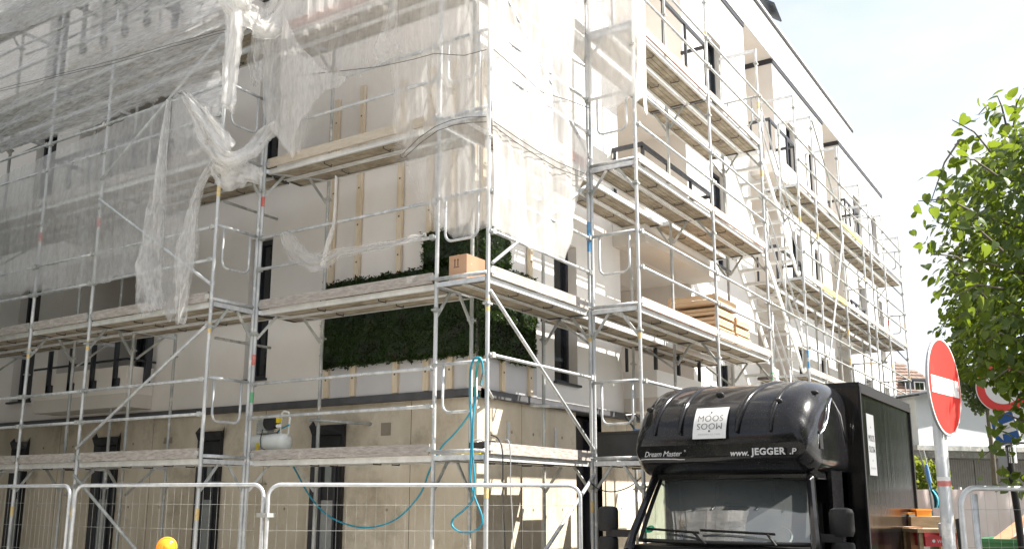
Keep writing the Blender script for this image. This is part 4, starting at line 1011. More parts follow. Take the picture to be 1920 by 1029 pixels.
# ------------------------------------------------------------------ things on the decks
p = ony(842, 500, .12); p2 = ony(875, 500, .12); zt_ = ony(858, 478, .12)[2]; bxw = p2.x-p.x
BX = thing('cardboard_box', 'closed brown cardboard box with two printed arrows standing on the corner deck', 'cardboard box', (p.x+bxw/2, .3, 4.232))
b = MB(); b.box((p.x, .12, 4.232), (p2.x, .50, zt_)); b.build('carton', 'cardboard', BX)
b = MB(); xm = p.x+bxw*.42; zm = zt_-.085
for dx in (-.022, .022):
    b.box((xm+dx-.005, .1175, zm-.05), (xm+dx+.005, .1195, zm+.02)); b.add([(xm+dx-.014, .1185, zm+.02), (xm+dx+.014, .1185, zm+.02), (xm+dx, .1185, zm+.045)], [(0, 1, 2)])
b.box((xm-.04, .1175, zm-.065), (xm+.04, .1195, zm-.057)); b.build('printed_arrows', 'print_dark', BX)
b = MB(); b.box((p.x+bxw*.45, .116, zt_+.0005), (p.x+bxw*.58, .5, zt_+.002)); b.box((p2.x+.0005, .2, zt_-.12), (p2.x+.0015, .23, zt_-.1)); b.build('packing_tape', 'crate_wood', BX)

# loose planks
pa, pb_ = ony(606, 548, .38), ony(735, 531, .38)
b = MB(); b.beam((pa.x, .38, 4.25), (pb_.x, .40, 4.25), .16, .028); tag(b.build('timber_plank', 'batten'), 'pale new plank lying flat on the mossy second deck, lower of two', 'plank', 'loose planks on the deck')
b = MB(); b.beam((pa.x+.35, .36, 4.279), (pb_.x+.02, .41, 4.279), .11, .026); tag(b.build('timber_plank', 'batten'), 'narrower pale plank resting on top of another on the deck', 'plank', 'loose planks on the deck')

# slatted trays
def tray(label, x0, x1, y0, y1, z, h, group, legs=True):
    T = thing('wooden_crate', label, 'crate', ((x0+x1)/2, (y0+y1)/2, z), group)
    n = 2; t = .014; hh = (h-.03)/n
    for k in range(n):
        z0 = z+.012+k*hh; z1 = z0+hh-.009
        for q in (((x0, y0, z0), (x1, y0+t, z1)), ((x0, y1-t, z0), (x1, y1, z1)), ((x0, y0+t, z0), (x0+t, y1-t, z1)), ((x1-t, y0+t, z0), (x1, y1-t, z1))):
            b = MB(); b.box(*q); b.build('side_slat', 'crate_wood', T)
    b = MB()
    for x in (x0+t+.002, x1-t-.032):
        for y in (y0+t+.002, y1-t-.032): b.box((x, y, z), (x+.03, y+.03, z+h-.004))
    b.build('corner_post', 'crate_wood', T)
    b = MB(); b.box((x0+t, y0+t, z+.014), (x1-t, y1-t, z+.026)); b.build('bottom_board', 'crate_wood', T)
zz = 4.234
G1 = 'wooden crates stacked on the balcony side deck'
names = ['bottom', 'second from the bottom', 'middle', 'second from the top', 'topmost, largest']
for k, (dx, dy, h) in enumerate(((0, 0, .15), (.01, .02, .15), (-.015, .01, .15), (.012, .015, .15), (-.05, -.06, .19))):
    x0, x1, y0, y1 = -.20+dx, .52+dx*.5, 5.82+dy, 6.62+dy
    if k == 4: x0, x1, y0, y1 = -.27, .55, 5.70, 6.72
    tray('slatted wooden crate, %s in the taller crate stack' % names[k], x0, x1, y0, y1, zz, h, G1); zz += h+.004
zz = 4.234
names = ['bottom', 'second from the bottom', 'third', 'topmost']
for k in range(4):
    dx, dy = ((0, 0), (.015, .02), (-.01, .01), (.01, 0))[k]
    tray('pale slatted wooden crate, %s of the shorter farther crate stack' % names[k], .08+dx, .50+dx, 6.82+dy, 7.5+dy, zz, .145, G1); zz += .149

# air compressor
cx0, cx1 = -4.12, -3.42; cy = .36; cz = 2.23
CP = thing('air_compressor', 'white tank air compressor with black motor standing on the first left deck', 'compressor', ((cx0+cx1)/2, cy, cz))
b = MB(); r_ = .125; M = frame_M((cx0, cy, cz+.24), (0, 1, 0), (0, 0, 1)); Lc = cx1-cx0
b.lathe([(.01, 0), (.07, .012), (.11, .04), (r_, .09), (r_, Lc-.09), (.11, Lc-.04), (.07, Lc-.012), (.01, Lc)], M, 24); b.build('tank', 'tank_white', CP, auto=40)
b = MB(); b.box((cx0+.17, cy-.1, cz+.37), (cx0+.36, cy+.1, cz+.40)); b.box((cx0+.17, cy-.075, cz+.40), (cx0+.33, cy+.075, cz+.56))
for q in range(5): b.box((cx0+.155, cy-.09, cz+.42+q*.028), (cx0+.345, cy+.09, cz+.43+q*.028))
b.build('cylinder_head', 'galv_dull', CP)
b = MB(); b.lathe([(.01, 0), (.1, .005), (.105, .03), (.09, .10), (.06, .2), (.01, .21)], frame_M((cx0+.40, cy-.11, cz+.51), (1, 0, 0), (0, 0, -1)), 18); b.build('motor', 'black_plastic', CP, auto=40)
b = MB(); b.box((cx0+.38, cy-.09, cz+.47), (cx0+.47, cy+.02, cz+.49)); b.build('fan_guard', 'red_plastic', CP)
b = MB(); b.box((cx0+.50, cy-.06, cz+.50), (cx0+.55, cy, cz+.57)); b.box((cx0+.22, cy-.128, cz+.15), (cx0+.27, cy-.122, cz+.24)); b.build('warning_label', 'yellow_plastic', CP)
b = MB(); b.path([(cx1-.16, cy, cz+.36), (cx1-.16, cy, cz+.62), (cx1-.12, cy, cz+.66), (cx1-.03, cy, cz+.64), (cx1-.0, cy, cz+.56), (cx1-.02, cy, cz+.32)], .014, 7); b.build('handle', 'tank_white', CP, smooth=True)
for dx in (0, .05):
    b = MB(); b.lathe([(.03, 0), (.03, .02), (.024, .024)], frame_M((cx0+.53+dx, cy-.04, cz+.46), (1, 0, 0), (0, 0, 1)), 14); G_ = b.build('pressure_gauge', 'chrome', CP, auto=40); b = MB(); b.lathe([(.022, 0), (.022, .001)], frame_M((cx0+.53+dx, cy-.066, cz+.46), (1, 0, 0), (0, 0, 1)), 14); b.build('dial', 'white_print', G_)
for s_ in (-1, 1):
    b = MB(); b.lathe([(.01, -.02), (.065, -.02), (.072, 0), (.065, .02), (.01, .02)], frame_M((cx0+.07, cy+s_*.14, cz+.075), (1, 0, 0), (0, 0, 1)), 18); b.build('wheel', 'black_plastic', CP, auto=40)
b = MB(); b.path([(cx0+.30, cy-.10, cz+.42), (cx0+.30, cy-.135, cz+.28), (cx0+.33, cy-.14, cz+.17), (cx0+.42, cy-.135, cz+.14), (cx0+.5, cy-.12, cz+.13)], .006, 5); b.build('power_lead', 'cable', CP, smooth=True)
b = MB(); b.box((cx1-.12, cy-.06, cz), (cx1-.09, cy+.06, cz+.14)); b.build('foot', 'black_plastic', CP)

def spline(pts, n=10):
    pts = [Vector(q) for q in pts]; out = []
    for i in range(len(pts)-1):
        p0, p1, p2, p3 = pts[max(i-1, 0)], pts[i], pts[i+1], pts[min(i+2, len(pts)-1)]
        for k in range(n):
            f_ = k/n; out.append(.5*((2*p1)+(p2-p0)*f_+(2*p0-5*p1+4*p2-p3)*f_*f_+(3*p1-p0-3*p2+p3)*f_**3))
    return out+[pts[-1]]
def hose(name, label, cat, pts, r, m_, group=None):
    b = MB(); b.path(spline(pts), r, 8); o = b.build(name, m_, smooth=True); return tag(o, label, cat, group)
hose('air_hose', 'long blue air hose sagging below the first deck from the compressor', 'hose', [(cx1+.02, .33, 2.70), ony(520, 812, .40), ony(536, 845, .5), ony(556, 885, .6), ony(585, 935, .62), ony(622, 970, .6), ony(680, 988, .55), ony(740, 974, .5), ony(786, 928, .42), ony(806, 880, .4), ony(828, 838, .4), ony(850, 815, .35), ony(872, 788, .2), ony(890, 758, .05), ony(900, 735, -.06)], .0115, 'hose')
Yh = -.07
hose('air_hose', 'blue air hose looped over the corner guard rail and dangling in a loose coil', 'hose', [ony(901, 728, Yh), ony(906, 700, Yh), ony(903, 676, Yh-.01), ony(896, 670, Yh-.02), ony(888, 674, Yh-.03), ony(882, 695, Yh-.03), ony(881, 740, Yh-.03), ony(884, 800, Yh-.04), ony(883, 850, Yh-.04), ony(882, 890, Yh-.04), ony(888, 925, Yh-.04), ony(903, 965, Yh-.03), ony(902, 985, Yh-.03), ony(885, 996, Yh-.03), ony(862, 996, Yh-.03), ony(848, 985, Yh-.03), ony(850, 972, Yh-.03), ony(870, 955, Yh-.05), ony(886, 935, Yh-.06), ony(890, 900, Yh-.06), ony(886, 850, Yh-.06), ony(887, 790, Yh-.06), ony(891, 740, Yh-.05)], .0115, 'hose')
hose('air_hose', 'greenish hose strand hanging straight down from the corner guard rail', 'hose', [ony(891, 742, Yh-.05), ony(892, 710, Yh-.04), ony(896, 680, Yh-.03), ony(900, 670, Yh+.0), ony(905, 680, Yh+.03)], .0115, 'hose_green')
b = MB(); b.lathe([(.01, -.008), (.026, -.008), (.026, .008), (.01, .008)], frame_M(ony(899, 727, Yh-.03), (1, 0, 0), (0, 0, 1)), 14); b.tube(ony(901, 722, Yh-.03), ony(905, 700, Yh-.03), .012); b.tube(ony(900, 733, Yh-.03), ony(899, 745, Yh-.03), .012)
tag(b.build('hose_coupling', 'chrome', auto=40), 'shiny hose coupling dangling below the corner guard rail', 'coupling')
hose('power_cable', 'black power cable drooping from the corner deck to the ground', 'cable', [ony(921, 815, -.02), ony(934, 822, -.05), ony(942, 845, -.06), ony(943, 900, -.06), ony(944, 960, -.06), ony(947, 1040, -.06), (-.02+.3, -.1, .15)], .007, 'cable')
hose('power_cable', 'thin grey cable hanging from the end of the corner toe board', 'cable', [ony(944, 824, -.02), ony(953, 826, -.06), ony(957, 850, -.06), ony(957, 910, -.06), ony(960, 965, -.06), ony(963, 1040, -.06)], .006, 'cable_grey')
hose('power_cable', 'thin black cable sagging under the first deck beside the van', 'cable', [ony(1108, 905, 2.3), ony(1124, 917, 2.4), ony(1150, 921, 2.5), ony(1180, 912, 2.6), ony(1205, 892, 2.7)], .007, 'cable')
# nailer on its yellow case
q = Vector((-.42, .28, 2.232))
TL = thing('nail_gun', 'black and silver nail gun lying on a yellow case on the corner deck', 'power tool', q)
b = MB(); b.box(q+Vector((.02, -.05, .075)), q+Vector((.2, .03, .14))); b.lathe([(.01, -.1), (.04, -.1), (.045, .1), (.01, .1)], frame_M(q+Vector((.24, -.01, .11)), (0, 1, 0), (0, .2, 1)), 14); b.build('tool_body', 'black_plastic', TL, auto=40)
b = MB(); b.path([q+Vector((0, 0, .12)), q+Vector((.02, 0, .165)), q+Vector((.15, 0, .175)), q+Vector((.2, 0, .15))], .011, 6); b.build('handle', 'tank_white', TL, smooth=True)
b = MB(); b.box(q+Vector((-.13, -.12, .0)), q+Vector((.22, .1, .045))); tag(b.build('tool_case', 'yellow_plastic'), 'flat yellow case under the nail gun on the corner deck', 'tool case')
b = MB(); b.box((-.02, .62, 2.31), (.0, 1.02, 2.335)); b.box((-.3, .45, 2.232), (-.05, 1.05, 2.30)); tag(b.build('timber_offcut', 'batten'), 'short pale timber offcut lying behind the corner toe board', 'plank')
# black tub and frame on the lowest balcony-side deck
b = MB(); b.box((-.10, 2.78, 2.235), (.60, 3.4, 2.25)); t = .02
for A_, B_ in (((-.10, 2.78, 2.25), (.60, 2.80, 2.60)), ((-.10, 3.38, 2.25), (.60, 3.40, 2.60)), ((-.10, 2.80, 2.25), (-.08, 3.38, 2.60)), ((.58, 2.80, 2.25), (.60, 3.38, 2.60))): b.box(A_, B_)
b.box((-.12, 2.76, 2.60), (.62, 2.80, 2.63)); b.box((-.12, 3.38, 2.60), (.62, 3.42, 2.63))
tag(b.build('mortar_tub', 'black_plastic'), 'black rectangular tub on the lowest deck just left of the van', 'tub')
FRM = thing('folding_stand', 'small dark folding stand with a blue bar beside the black tub', 'stand', (.35, 3.1, 2.64))
b = MB(); b.path([(.22, 3.0, 2.86), (.36, 3.0, 2.66)], .016, 6); b.path([(.30, 3.15, 2.88), (.52, 3.15, 2.66)], .016, 6); b.path([(.22, 3.0, 2.86), (.30, 3.15, 2.88)], .014, 6); b.build('leg', 'black_plastic', FRM)
b = MB(); b.box((.34, 2.98, 2.637), (.56, 3.17, 2.665)); b.build('blue_bar', 'blue_cloth', FRM)
b = MB(); b.box((.10, 4.2, 2.235), (.70, 4.23, 2.95)); b.box((.10, 4.19, 2.62), (.70, 4.1995, 2.63)); tag(b.build('plywood_sheet', 'crate_wood'), 'orange brown plywood sheet leaning on the lowest deck behind the van', 'plywood')
b = MB(); b.box((.55, 5.4, 3.02), (.69, 6.3, 3.25)); b.box((.5, 5.45, 2.25), (.62, 6.2, 3.0)); tag(b.build('material_box', 'black_plastic'), 'black box standing on the lowest deck partly hidden by the van roof', 'box')
# roof hatch
RH = thing('roof_hatch', 'dark tilted hatch plate standing up on the roof edge', 'roof hatch', (-1.0, 14.6, 14.5))
b = MB(); b.box((-.28, -.45, -.02), (.28, .45, .02), M=Matrix.Translation((-.98, 14.9, 14.86)) @ Matrix.Rotation(R(38), 4, 'Y') @ Matrix.Rotation(R(-8), 4, 'X')); b.build('plate', 'slate', RH)
b = MB(); b.box((-1.2, 14.6, 14.5), (-1.1, 15.2, 14.8)); b.build('bracket', 'dark_steel', RH)

# ------------------------------------------------------------------ mobile fence panels
def fence(label, a, c, top=1.885, foot=True, group='mobile wire fences round the site'):
    a = Vector((a[0], a[1], 0)); c = Vector((c[0], c[1], 0)); d = (c-a); L_ = d.length; d.normalize(); nrm = Vector((-d.y, d.x, 0))
    P_ = thing('site_fence', label, 'fence', (a+c)/2+Vector((0, 0, .124)), group)
    r_ = .13; pt = lambda u, z: a+d*u+Vector((0, 0, z))
    q = [pt(0, .15)]+[pt(r_*(1-math.cos(k/7*math.pi/2)), top-r_+r_*math.sin(k/7*math.pi/2)) for k in range(8)]+[pt(L_-r_*(1-math.sin(k/7*math.pi/2)), top-r_+r_*math.cos(k/7*math.pi/2)) for k in range(8)]+[pt(L_, .15)]
    b = MB(); b.path(q, .0205, 10); b.path([pt(.02, .3), pt(L_-.02, .3)], .018, 8); b.build('frame_tube', 'galv_frame', P_, smooth=True)
    b = MB(); n = int(L_/.1)
    for i in range(1, n): b.path([pt(i*L_/n, .3), pt(i*L_/n, top-.0)], .0011, 4, caps=False)
    for z in (.55, .85, 1.15, 1.42, 1.68): b.path([pt(.0, z), pt(L_, z)], .0014, 4, caps=False)
    tag(b.build('wire_mesh', 'galv_dull', P_), kind='stuff')
    for u in ((0, L_) if foot else ()):
        b = MB(); b.box((-.11, -.32, .125), (.11, .32, .25), M=Matrix.Translation(pt(u, 0)) @ Matrix.Rotation(math.atan2(d.y, d.x), 4, 'Z')); b.build('foot_block', 'concrete_dark', P_)
    return P_
fa = at(503, 930, 9.62); fb_ = at(1088, 930, 9.75)
fence('mobile fence panel in front of the moss corner, its wires reaching to the van', fa, fb_)
f2b = at(494, 930, 9.66); f2a = ony(141, 930, -1.95)
fence('mobile fence panel before the shaded facade, behind the orange lamp', f2a, f2b)
f1b = ony(131, 930, -1.96); f1a = (f1b.x-3.4, -1.8, 0)
fence('mobile fence panel before the first wrapped windows, joined to one other panel', f1a, f1b)
b = MB(); b.box(at(494, 965, 9.62)-Vector((.05, .05, .02)), at(503, 965, 9.6)+Vector((.05, .05, .02))); tag(b.build('fence_clamp', 'galv_dull'), 'small clamp joining two fence panels left of the corner', 'clamp')
fr0 = at(1800, 930, 6.6); fr1 = fr0 + (RT*.97+FW*.25).normalized()*3.3
fence('mobile fence panel in front of the green skip', fr0, fr1, top=1.83)
fr2 = at(1826, 930, 6.75); fr3 = fr2+(FW*.8-RT*.0).normalized()*3.2
tube('fence_post', (fr2.x, fr2.y, .12), (fr2.x, fr2.y, 1.79), .024, 'galv_frame', None)
o = bpy.data.objects['fence_post']; tag(o, 'single grey post just inside the fence by the skip', 'post')
# warning lamp on a stake
lp_ = at(313, 1016, 9.0)
WL = thing('warning_lamp', 'orange round warning lamp at the foot of the left fence', 'warning lamp', (lp_.x, lp_.y, .124))
nrm = (CAM-lp_); nrm.z = 0; nrm.normalize(); sdv = Vector((-nrm.y, nrm.x, 0))
Ml = Matrix((sdv, Vector((0, 0, 1)), sdv.cross(Vector((0, 0, 1))))).transposed().to_4x4(); Ml.translation = lp_ - Vector((0, 0, .045))
b = MB(); b.lathe([(.03, -.05), (.088, -.045), (.092, -.02), (.088, -.004), (.083, -.002), (.080, .008), (.068, .012), (.064, .020), (.050, .022), (.046, .028), (.028, .029), (.024, .034), (.005, .036)], Ml, 24); L1 = b.build('lens', 'amber', WL, auto=50)
b = MB(); b.lathe([(.09, -.012), (.098, -.006), (.09, .004)], Ml, 24); b.build('lens_ring', 'orange_plastic', L1, auto=50)
b = MB(); b.box((lp_.x-.08, lp_.y-.05, lp_.z-.35), (lp_.x+.08, lp_.y+.05, lp_.z-.14)); b.build('battery_case', 'yellow_plastic', WL)
tube('stake', (lp_.x, lp_.y+.06, .124), (lp_.x, lp_.y+.06, lp_.z-.2), .02, 'galv', WL)

# ------------------------------------------------------------------ street signs
def disc(b, M, r0, r1, z, n=48, k=0):
    if r0 <= 0: b.add([M @ Vector((r1*math.cos(2*math.pi*i/n), r1*math.sin(2*math.pi*i/n), z)) for i in range(n)], [tuple(range(n))], k)
    else:
        vs = [M @ Vector((r_*math.cos(2*math.pi*i/n), r_*math.sin(2*math.pi*i/n), z)) for r_ in (r0, r1) for i in range(n)]
        b.add(vs, [(i, (i+1) % n, n+(i+1) % n, n+i) for i in range(n)], k)
def facing(p, ang):
    c = CAM-p; c.z = 0; c.normalize(); r_ = Vector((-c.y, c.x, 0)); a = R(ang)
    nrm = c*math.cos(a)+r_*math.sin(a); xd = Vector((0, 0, 1)).cross(nrm); M = Matrix((xd, Vector((0, 0, 1)), nrm)).transposed().to_4x4(); M.translation = p; return M, nrm
s1 = at(1771, 724.5, 5.72)
M, nrm = facing(s1, 73)
NE = thing('no_entry_sign', 'red round no entry sign with white bar on a grey post beside the van', 'road sign', (s1.x-nrm.x*.05, s1.y-nrm.y*.05, 0))
b = MB(); b.lathe([(.30, -.012), (.302, 0), (.30, .002)], M, 56, k=0); b.build('plate', 'sign_back', NE)
b = MB(); disc(b, M, .287, .299, .0035); b.build('border', 'sign_white', NE)
b = MB(); disc(b, M, 0, .287, .0045); b.build('red_field', 'sign_red', NE)
b = MB(); b.box((-.252, -.052, .005), (.252, .052, .0065), M=M); BR = b.build('white_bar', 'sign_white', NE)
for x in (-.235, .235):
    b = MB(); b.lathe([(.012, .0067), (.01, .010), (.002, .011)], M @ Matrix.Translation((x, -.012 if x < 0 else .0, 0)), 10); b.build('bolt', 'galv_dull', BR)
pc = s1 - nrm*.052
tube('post', (pc.x, pc.y, 0.02), (pc.x, pc.y, s1.z+.05), .038, 'galv', NE, 16)
b = MB(); b.box((-.05, -.03, -.075), (.05, .03, -.0125), M=M @ Matrix.Translation((0, .1, 0))); b.box((-.05, -.03, -.075), (.05, .03, -.0125), M=M @ Matrix.Translation((0, -.12, 0))); b.build('bracket', 'galv_dull', NE)
b = MB(); b.tube((pc.x, pc.y, s1.z-.60), (pc.x, pc.y, s1.z-.57), .0388, 16); b.build('sticker_band', 'red_mark', NE, auto=50)
b = MB(); b.tube((pc.x, pc.y, s1.z-.568), (pc.x, pc.y, s1.z-.545), .0388, 16); b.build('sticker_band', 'white_print', NE, auto=50)

s2 = at(1881, 725, 10.9)
M, nrm = facing(s2, -14)
M = M @ Matrix.Rotation(R(-5), 4, 'Z')
RS = thing('vehicle_ban_sign', 'round white sign with a red ring, half covered by linden leaves', 'road sign', (s2.x-nrm.x*.05, s2.y-nrm.y*.05, 0))
b = MB(); b.lathe([(.30, -.012), (.302, 0), (.30, .002)], M, 56); b.build('plate', 'sign_back', RS)
b = MB(); disc(b, M, .29, .30, .0035); b.build('border', 'sign_white', RS)
b = MB(); disc(b, M, .20, .29, .0045); b.build('red_ring', 'sign_red', RS)
b = MB(); disc(b, M, 0, .20, .004); b.build('white_field', 'sign_white', RS)
pc2 = at(1893, 880, 11.0)
POST2_TOP = s2 - nrm*.06
b = MB(); b.path([POST2_TOP+Vector((0, 0, .1)), at(1889, 800, 10.96), at(1894, 870, 10.96), at(1908, 960, 10.96), at(1916, 1029, 10.96), at(1926, 1110, 10.96)], .04, 12); b.build('post', 'van_plastic', RS, smooth=True)
b = MB(); q = at(1897, 853, 10.9); b.tube(q-Vector((0, 0, .09)), q+Vector((0, 0, .09)), .056, 14); b.build('sleeve', 'chrome', RS, auto=40)
s3 = at(1884, 803, 10.8)
M3, n3 = facing(s3, -36)
M3 = M3 @ Matrix.Rotation(R(12), 4, 'Z')
OW = thing('one_way_sign', 'blue sign with a white arrow pointing left below the red ring', 'road sign', (s3.x, s3.y, 0))
b = MB(); b.box((-.16, -.185, -.01), (.16, .185, 0), M=M3); b.build('plate', 'sign_back', OW)
b = MB(); b.box((-.16, -.185, .0005), (.16, .185, .0015), M=M3); b.build('border', 'sign_white', OW)
b = MB(); b.box((-.148, -.173, .002), (.148, .173, .003), M=M3); b.build('blue_field', 'sign_blue', OW)
ar = [(-.135, 0), (-.055, .125), (-.045, .055), (.14, .06), (.14, -.06), (-.045, -.055), (-.055, -.125)]
b = MB(); b.add([M3 @ Vector((x, y, .0045)) for x, y in ar], [(0, 1, 2, 5, 6), (2, 3, 4, 5)]); AR = b.build('arrow', 'sign_white', OW)
text('lettering', 'Einbahnstra\u00dfe', .034, M3 @ Matrix.Translation((.035, 0, .006)), 'print_dark', AR)
s4 = at(1880, 860, 10.95); M4, n4 = facing(s4, -20)
b = MB(); b.box((-.05, -.09, -.004), (.05, .09, 0), M=M4); o = tag(b.build('notice_plate', 'sign_back'), 'small grey notice plate beside the sign post sleeve', 'sign')

# ------------------------------------------------------------------ trees
def leaf_mesh(name, m_, fold=.25):
    b = MB(); out = [(0, 0), (.22, -.10), (.42, .06), (.46, .34), (.32, .66), (0, 1.0), (-.32, .66), (-.46, .34), (-.42, .06), (-.22, -.10)]
    vs = [(x, y-.0, abs(x)*fold - .18*y*y) for x, y in out]+[(0, .45, -.18*.2)]
    b.add(vs, [(10, i, (i+1) % 10) for i in range(10)]); return b
def leaf_M(p, s_, rn, hang=.6, outv=None):
    yd = Vector((rn.gauss(0, .6), rn.gauss(0, .6), -hang+rn.gauss(0, .45)))
    if outv is not None: yd += outv*.5
    yd.normalize(); zd = Vector((rn.gauss(0, .5), rn.gauss(0, .5), 1))
    if outv is not None: zd += outv*.9
    xd = yd.cross(zd)
    if xd.length < .05: xd = yd.cross(Vector((1, .3, .2)))
    xd.normalize(); zd = xd.cross(yd)
    M = Matrix((xd*s_, yd*s_, zd*s_)).transposed().to_4x4(); M.translation = p; return M
rn = random.Random(21)
H_FW = Vector((FW.x, FW.y, 0)).normalized(); H_RT = Vector((H_FW.y, -H_FW.x, 0))
gp = lambda lat, dep, z: Vector((CAM.x, CAM.y, 0)) + H_RT*lat + H_FW*dep + Vector((0, 0, z))
tc_ = gp(5.22, 7.1, 0)
LT = thing('linden_tree', 'linden tree with big heart shaped leaves partly covering the red ring sign', 'tree', tc_)
b = MB(); b.path([tc_, tc_+Vector((.02, .03, 1.4)), tc_+Vector((.0, -.02, 2.4)), tc_+Vector((.05, .02, 3.6)), tc_+Vector((.02, .0, 4.4))], [.16, .13, .11, .07, .03], 10)
b.build('trunk', 'bark', LT, smooth=True)
def crown_r(ph, z):   # superellipse side radius by height; the lower crown is thin on the street side
    t = (z-3.30)/1.62
    if abs(t) >= 1: return 0
    low = max(0, min(1, (2.95-z)/.35)); side = math.cos(ph-math.atan2(-H_RT.y, -H_RT.x))
    return 1.85*(1-abs(t)**3.0)**.5*(1+.06*math.sin(3*ph+z*2.1)+.13*fbm(math.cos(ph)*1.6, math.sin(ph)*1.6, z*1.3))*(1-.42*low*max(0, side))
tips = []; b = MB()
for i in range(150):
    ph = rn.uniform(0, 2*math.pi); z = rn.uniform(1.9, 5.0); rr = crown_r(ph, z)*rn.uniform(.75, 1.02)
    e = tc_+Vector((math.cos(ph)*rr, math.sin(ph)*rr, z)); s0 = tc_+Vector((0, 0, max(1.7, z-.35*rr-.1)))
    mid = (s0+e)/2+Vector((rn.gauss(0, .08), rn.gauss(0, .08), .08)); b.path([s0, mid, e], [.022, .013, .004], 5); tips.append((s0, mid, e))
# sprigs that stick out into the open on the street side
sprigs = [(1800, 262, 1745, 380, 6.2), (1830, 400, 1722, 377, 6.1), (1845, 520, 1745, 475, 6.2), (1850, 560, 1772, 505, 6.3), (1855, 600, 1790, 598, 6.4), (1870, 300, 1785, 225, 6.4), (1890, 250, 1870, 180, 6.5), (1900, 240, 1915, 178, 6.6), (1870, 330, 1785, 300, 6.2), (1905, 640, 1850, 640, 6.3), (1920, 790, 1850, 790, 6.6), (1920, 830, 1836, 860, 6.7), (1930, 900, 1872, 905, 6.8), (1925, 700, 1862, 712, 6.6), (1880, 470, 1790, 420, 6.0), (1880, 540, 1785, 560, 6.1), (1870, 210, 1835, 215, 6.3)]
SPR = []
for x0, y0, x1, y1, dd in sprigs:
    s0, e = at(x0, y0, dd+.1), at(x1, y1, dd); mid = (s0+e)/2+Vector((0, 0, .06)); SPR.append((s0, mid, e)); b.path([s0, mid, e], [.008, .006, .003], 5)
b.build('branches', 'bark', LT, smooth=True)
spots = []
def bez(q, t): return q[0]*(1-t)**2+q[1]*2*t*(1-t)+q[2]*t*t
for q in SPR:
    for k in range(13):
        t = rn.uniform(.05, 1.0); p = bez(q, t)+Vector((rn.gauss(0, .05), rn.gauss(0, .05), rn.gauss(-.01, .05))); spots.append((p, rn.uniform(.055, .092), None))
N_IND = len(spots)
for q in tips:
    for k in range(34):
        t = rn.uniform(.45, 1.03)
        p = bez(q, t)+Vector((rn.gauss(0, .11), rn.gauss(0, .11), rn.gauss(-.02, .11))); o_ = (p-tc_); o_.z = 0
        spots.append((p, rn.uniform(.05, .09), o_.normalized()))
for _ in range(21000):
    ph = rn.uniform(0, 2*math.pi); z = rn.uniform(1.75, 4.9); rr = crown_r(ph, z)
    if rr <= 0: continue
    rr *= rn.uniform(.4, 1.0)**.45; p = tc_+Vector((math.cos(ph)*rr, math.sin(ph)*rr, z)); o_ = Vector((math.cos(ph), math.sin(ph), 0))
    if fbm(p.x*2.2, p.y*2.2, p.z*2.2) < -.32: continue
    spots.append((p, rn.uniform(.048, .086), o_))
spots = spots[:N_IND]+[q for q in spots[N_IND:] if q[0].z > 2.95 or (q[0]-CAM).dot(H_RT) > 3.72+.25*fbm(q[0].z*3, q[0].x*2, 5)]
lm_ = leaf_mesh('leaf', 'linden_leaf').mesh('leaf', 'linden_leaf', True)
cam_d = sorted(range(len(spots)), key=lambda i: (0 if i < N_IND else 1, (spots[i][0]-CAM).length - .9*(spots[i][2].dot((CAM-spots[i][0]).normalized()) if spots[i][2] else 0)))
ind = set(cam_d[:290]); big = MB(); lb = leaf_mesh('l', '')
for i, (p, s_, o_) in enumerate(spots):
    M = leaf_M(p, s_, rn, .55, o_)
    if i in ind: link('leaf', lm_, LT, M)
    else: big.add([M @ Vector(v) for v in lb.v], lb.f)
tag(big.build('crown', 'linden_leaf', LT, smooth=True), kind='stuff')

def bushy(name, label, c, rx, ry, rz, n, s_, m_, trunk, seed, group=None, cat='tree', clump=1.5):
    r_ = random.Random(seed); T = thing(name, label, cat, (c.x, c.y, 0), group)
    if trunk:
        b = MB(); b.path([(c.x, c.y, 0), (c.x+.05, c.y, c.z*.5), (c.x, c.y+.05, c.z), (c.x, c.y, c.z+rz*.7)], [rx*.11, rx*.09, rx*.06, rx*.02], 8)
        for k in range(9):
            a = r_.uniform(0, 6.28); e = c+Vector((math.cos(a)*rx*.7, math.sin(a)*ry*.7, r_.uniform(-.4, .7)*rz)); b.path([(c.x, c.y, c.z-rz*.4), (c+e)/2, e], [rx*.04, rx*.025, rx*.008], 5)
        b.build('trunk', 'bark', T, smooth=True)
    b = MB(); k = 0
    while k < n:
        v = Vector((r_.gauss(0, 1), r_.gauss(0, 1), r_.gauss(0, 1))).normalized()*r_.uniform(.25, 1)**.45
        q = fbm(v.x*clump+seed, v.y*clump, v.z*clump, 3)
        if q < -.12 and v.length > .55: k += .3; continue
        v *= 1+.35*q
        p = c+Vector((v.x*rx, v.y*ry, v.z*rz)); a = Vector((r_.gauss(0, 1), r_.gauss(0, 1), r_.gauss(0, 1))).normalized(); d = a.cross(Vector((r_.random(), r_.random(), r_.random()+.1))).normalized(); ss = s_*r_.uniform(.6, 1.3)
        b.add([p-a*ss*.5, p+d*ss*.4, p+a*ss*.6, p-d*ss*.4], [(0, 1, 2, 3)]); k += 1
    tag(b.build('crown', m_, T), kind='stuff'); return T
bushy('background_tree', 'grey green tree standing beyond the linden behind the red ring sign', at(1838, 655, 24), .62, .7, 1.5, 5000, .13, 'far_leaf', True, 5)
bushy('garden_shrub', 'yellow green shrub behind the van in front of the garage', at(1716, 893, 22), 0.75, .7, .5, 2600, .11, 'bush_leaf', True, 9, cat='shrub')
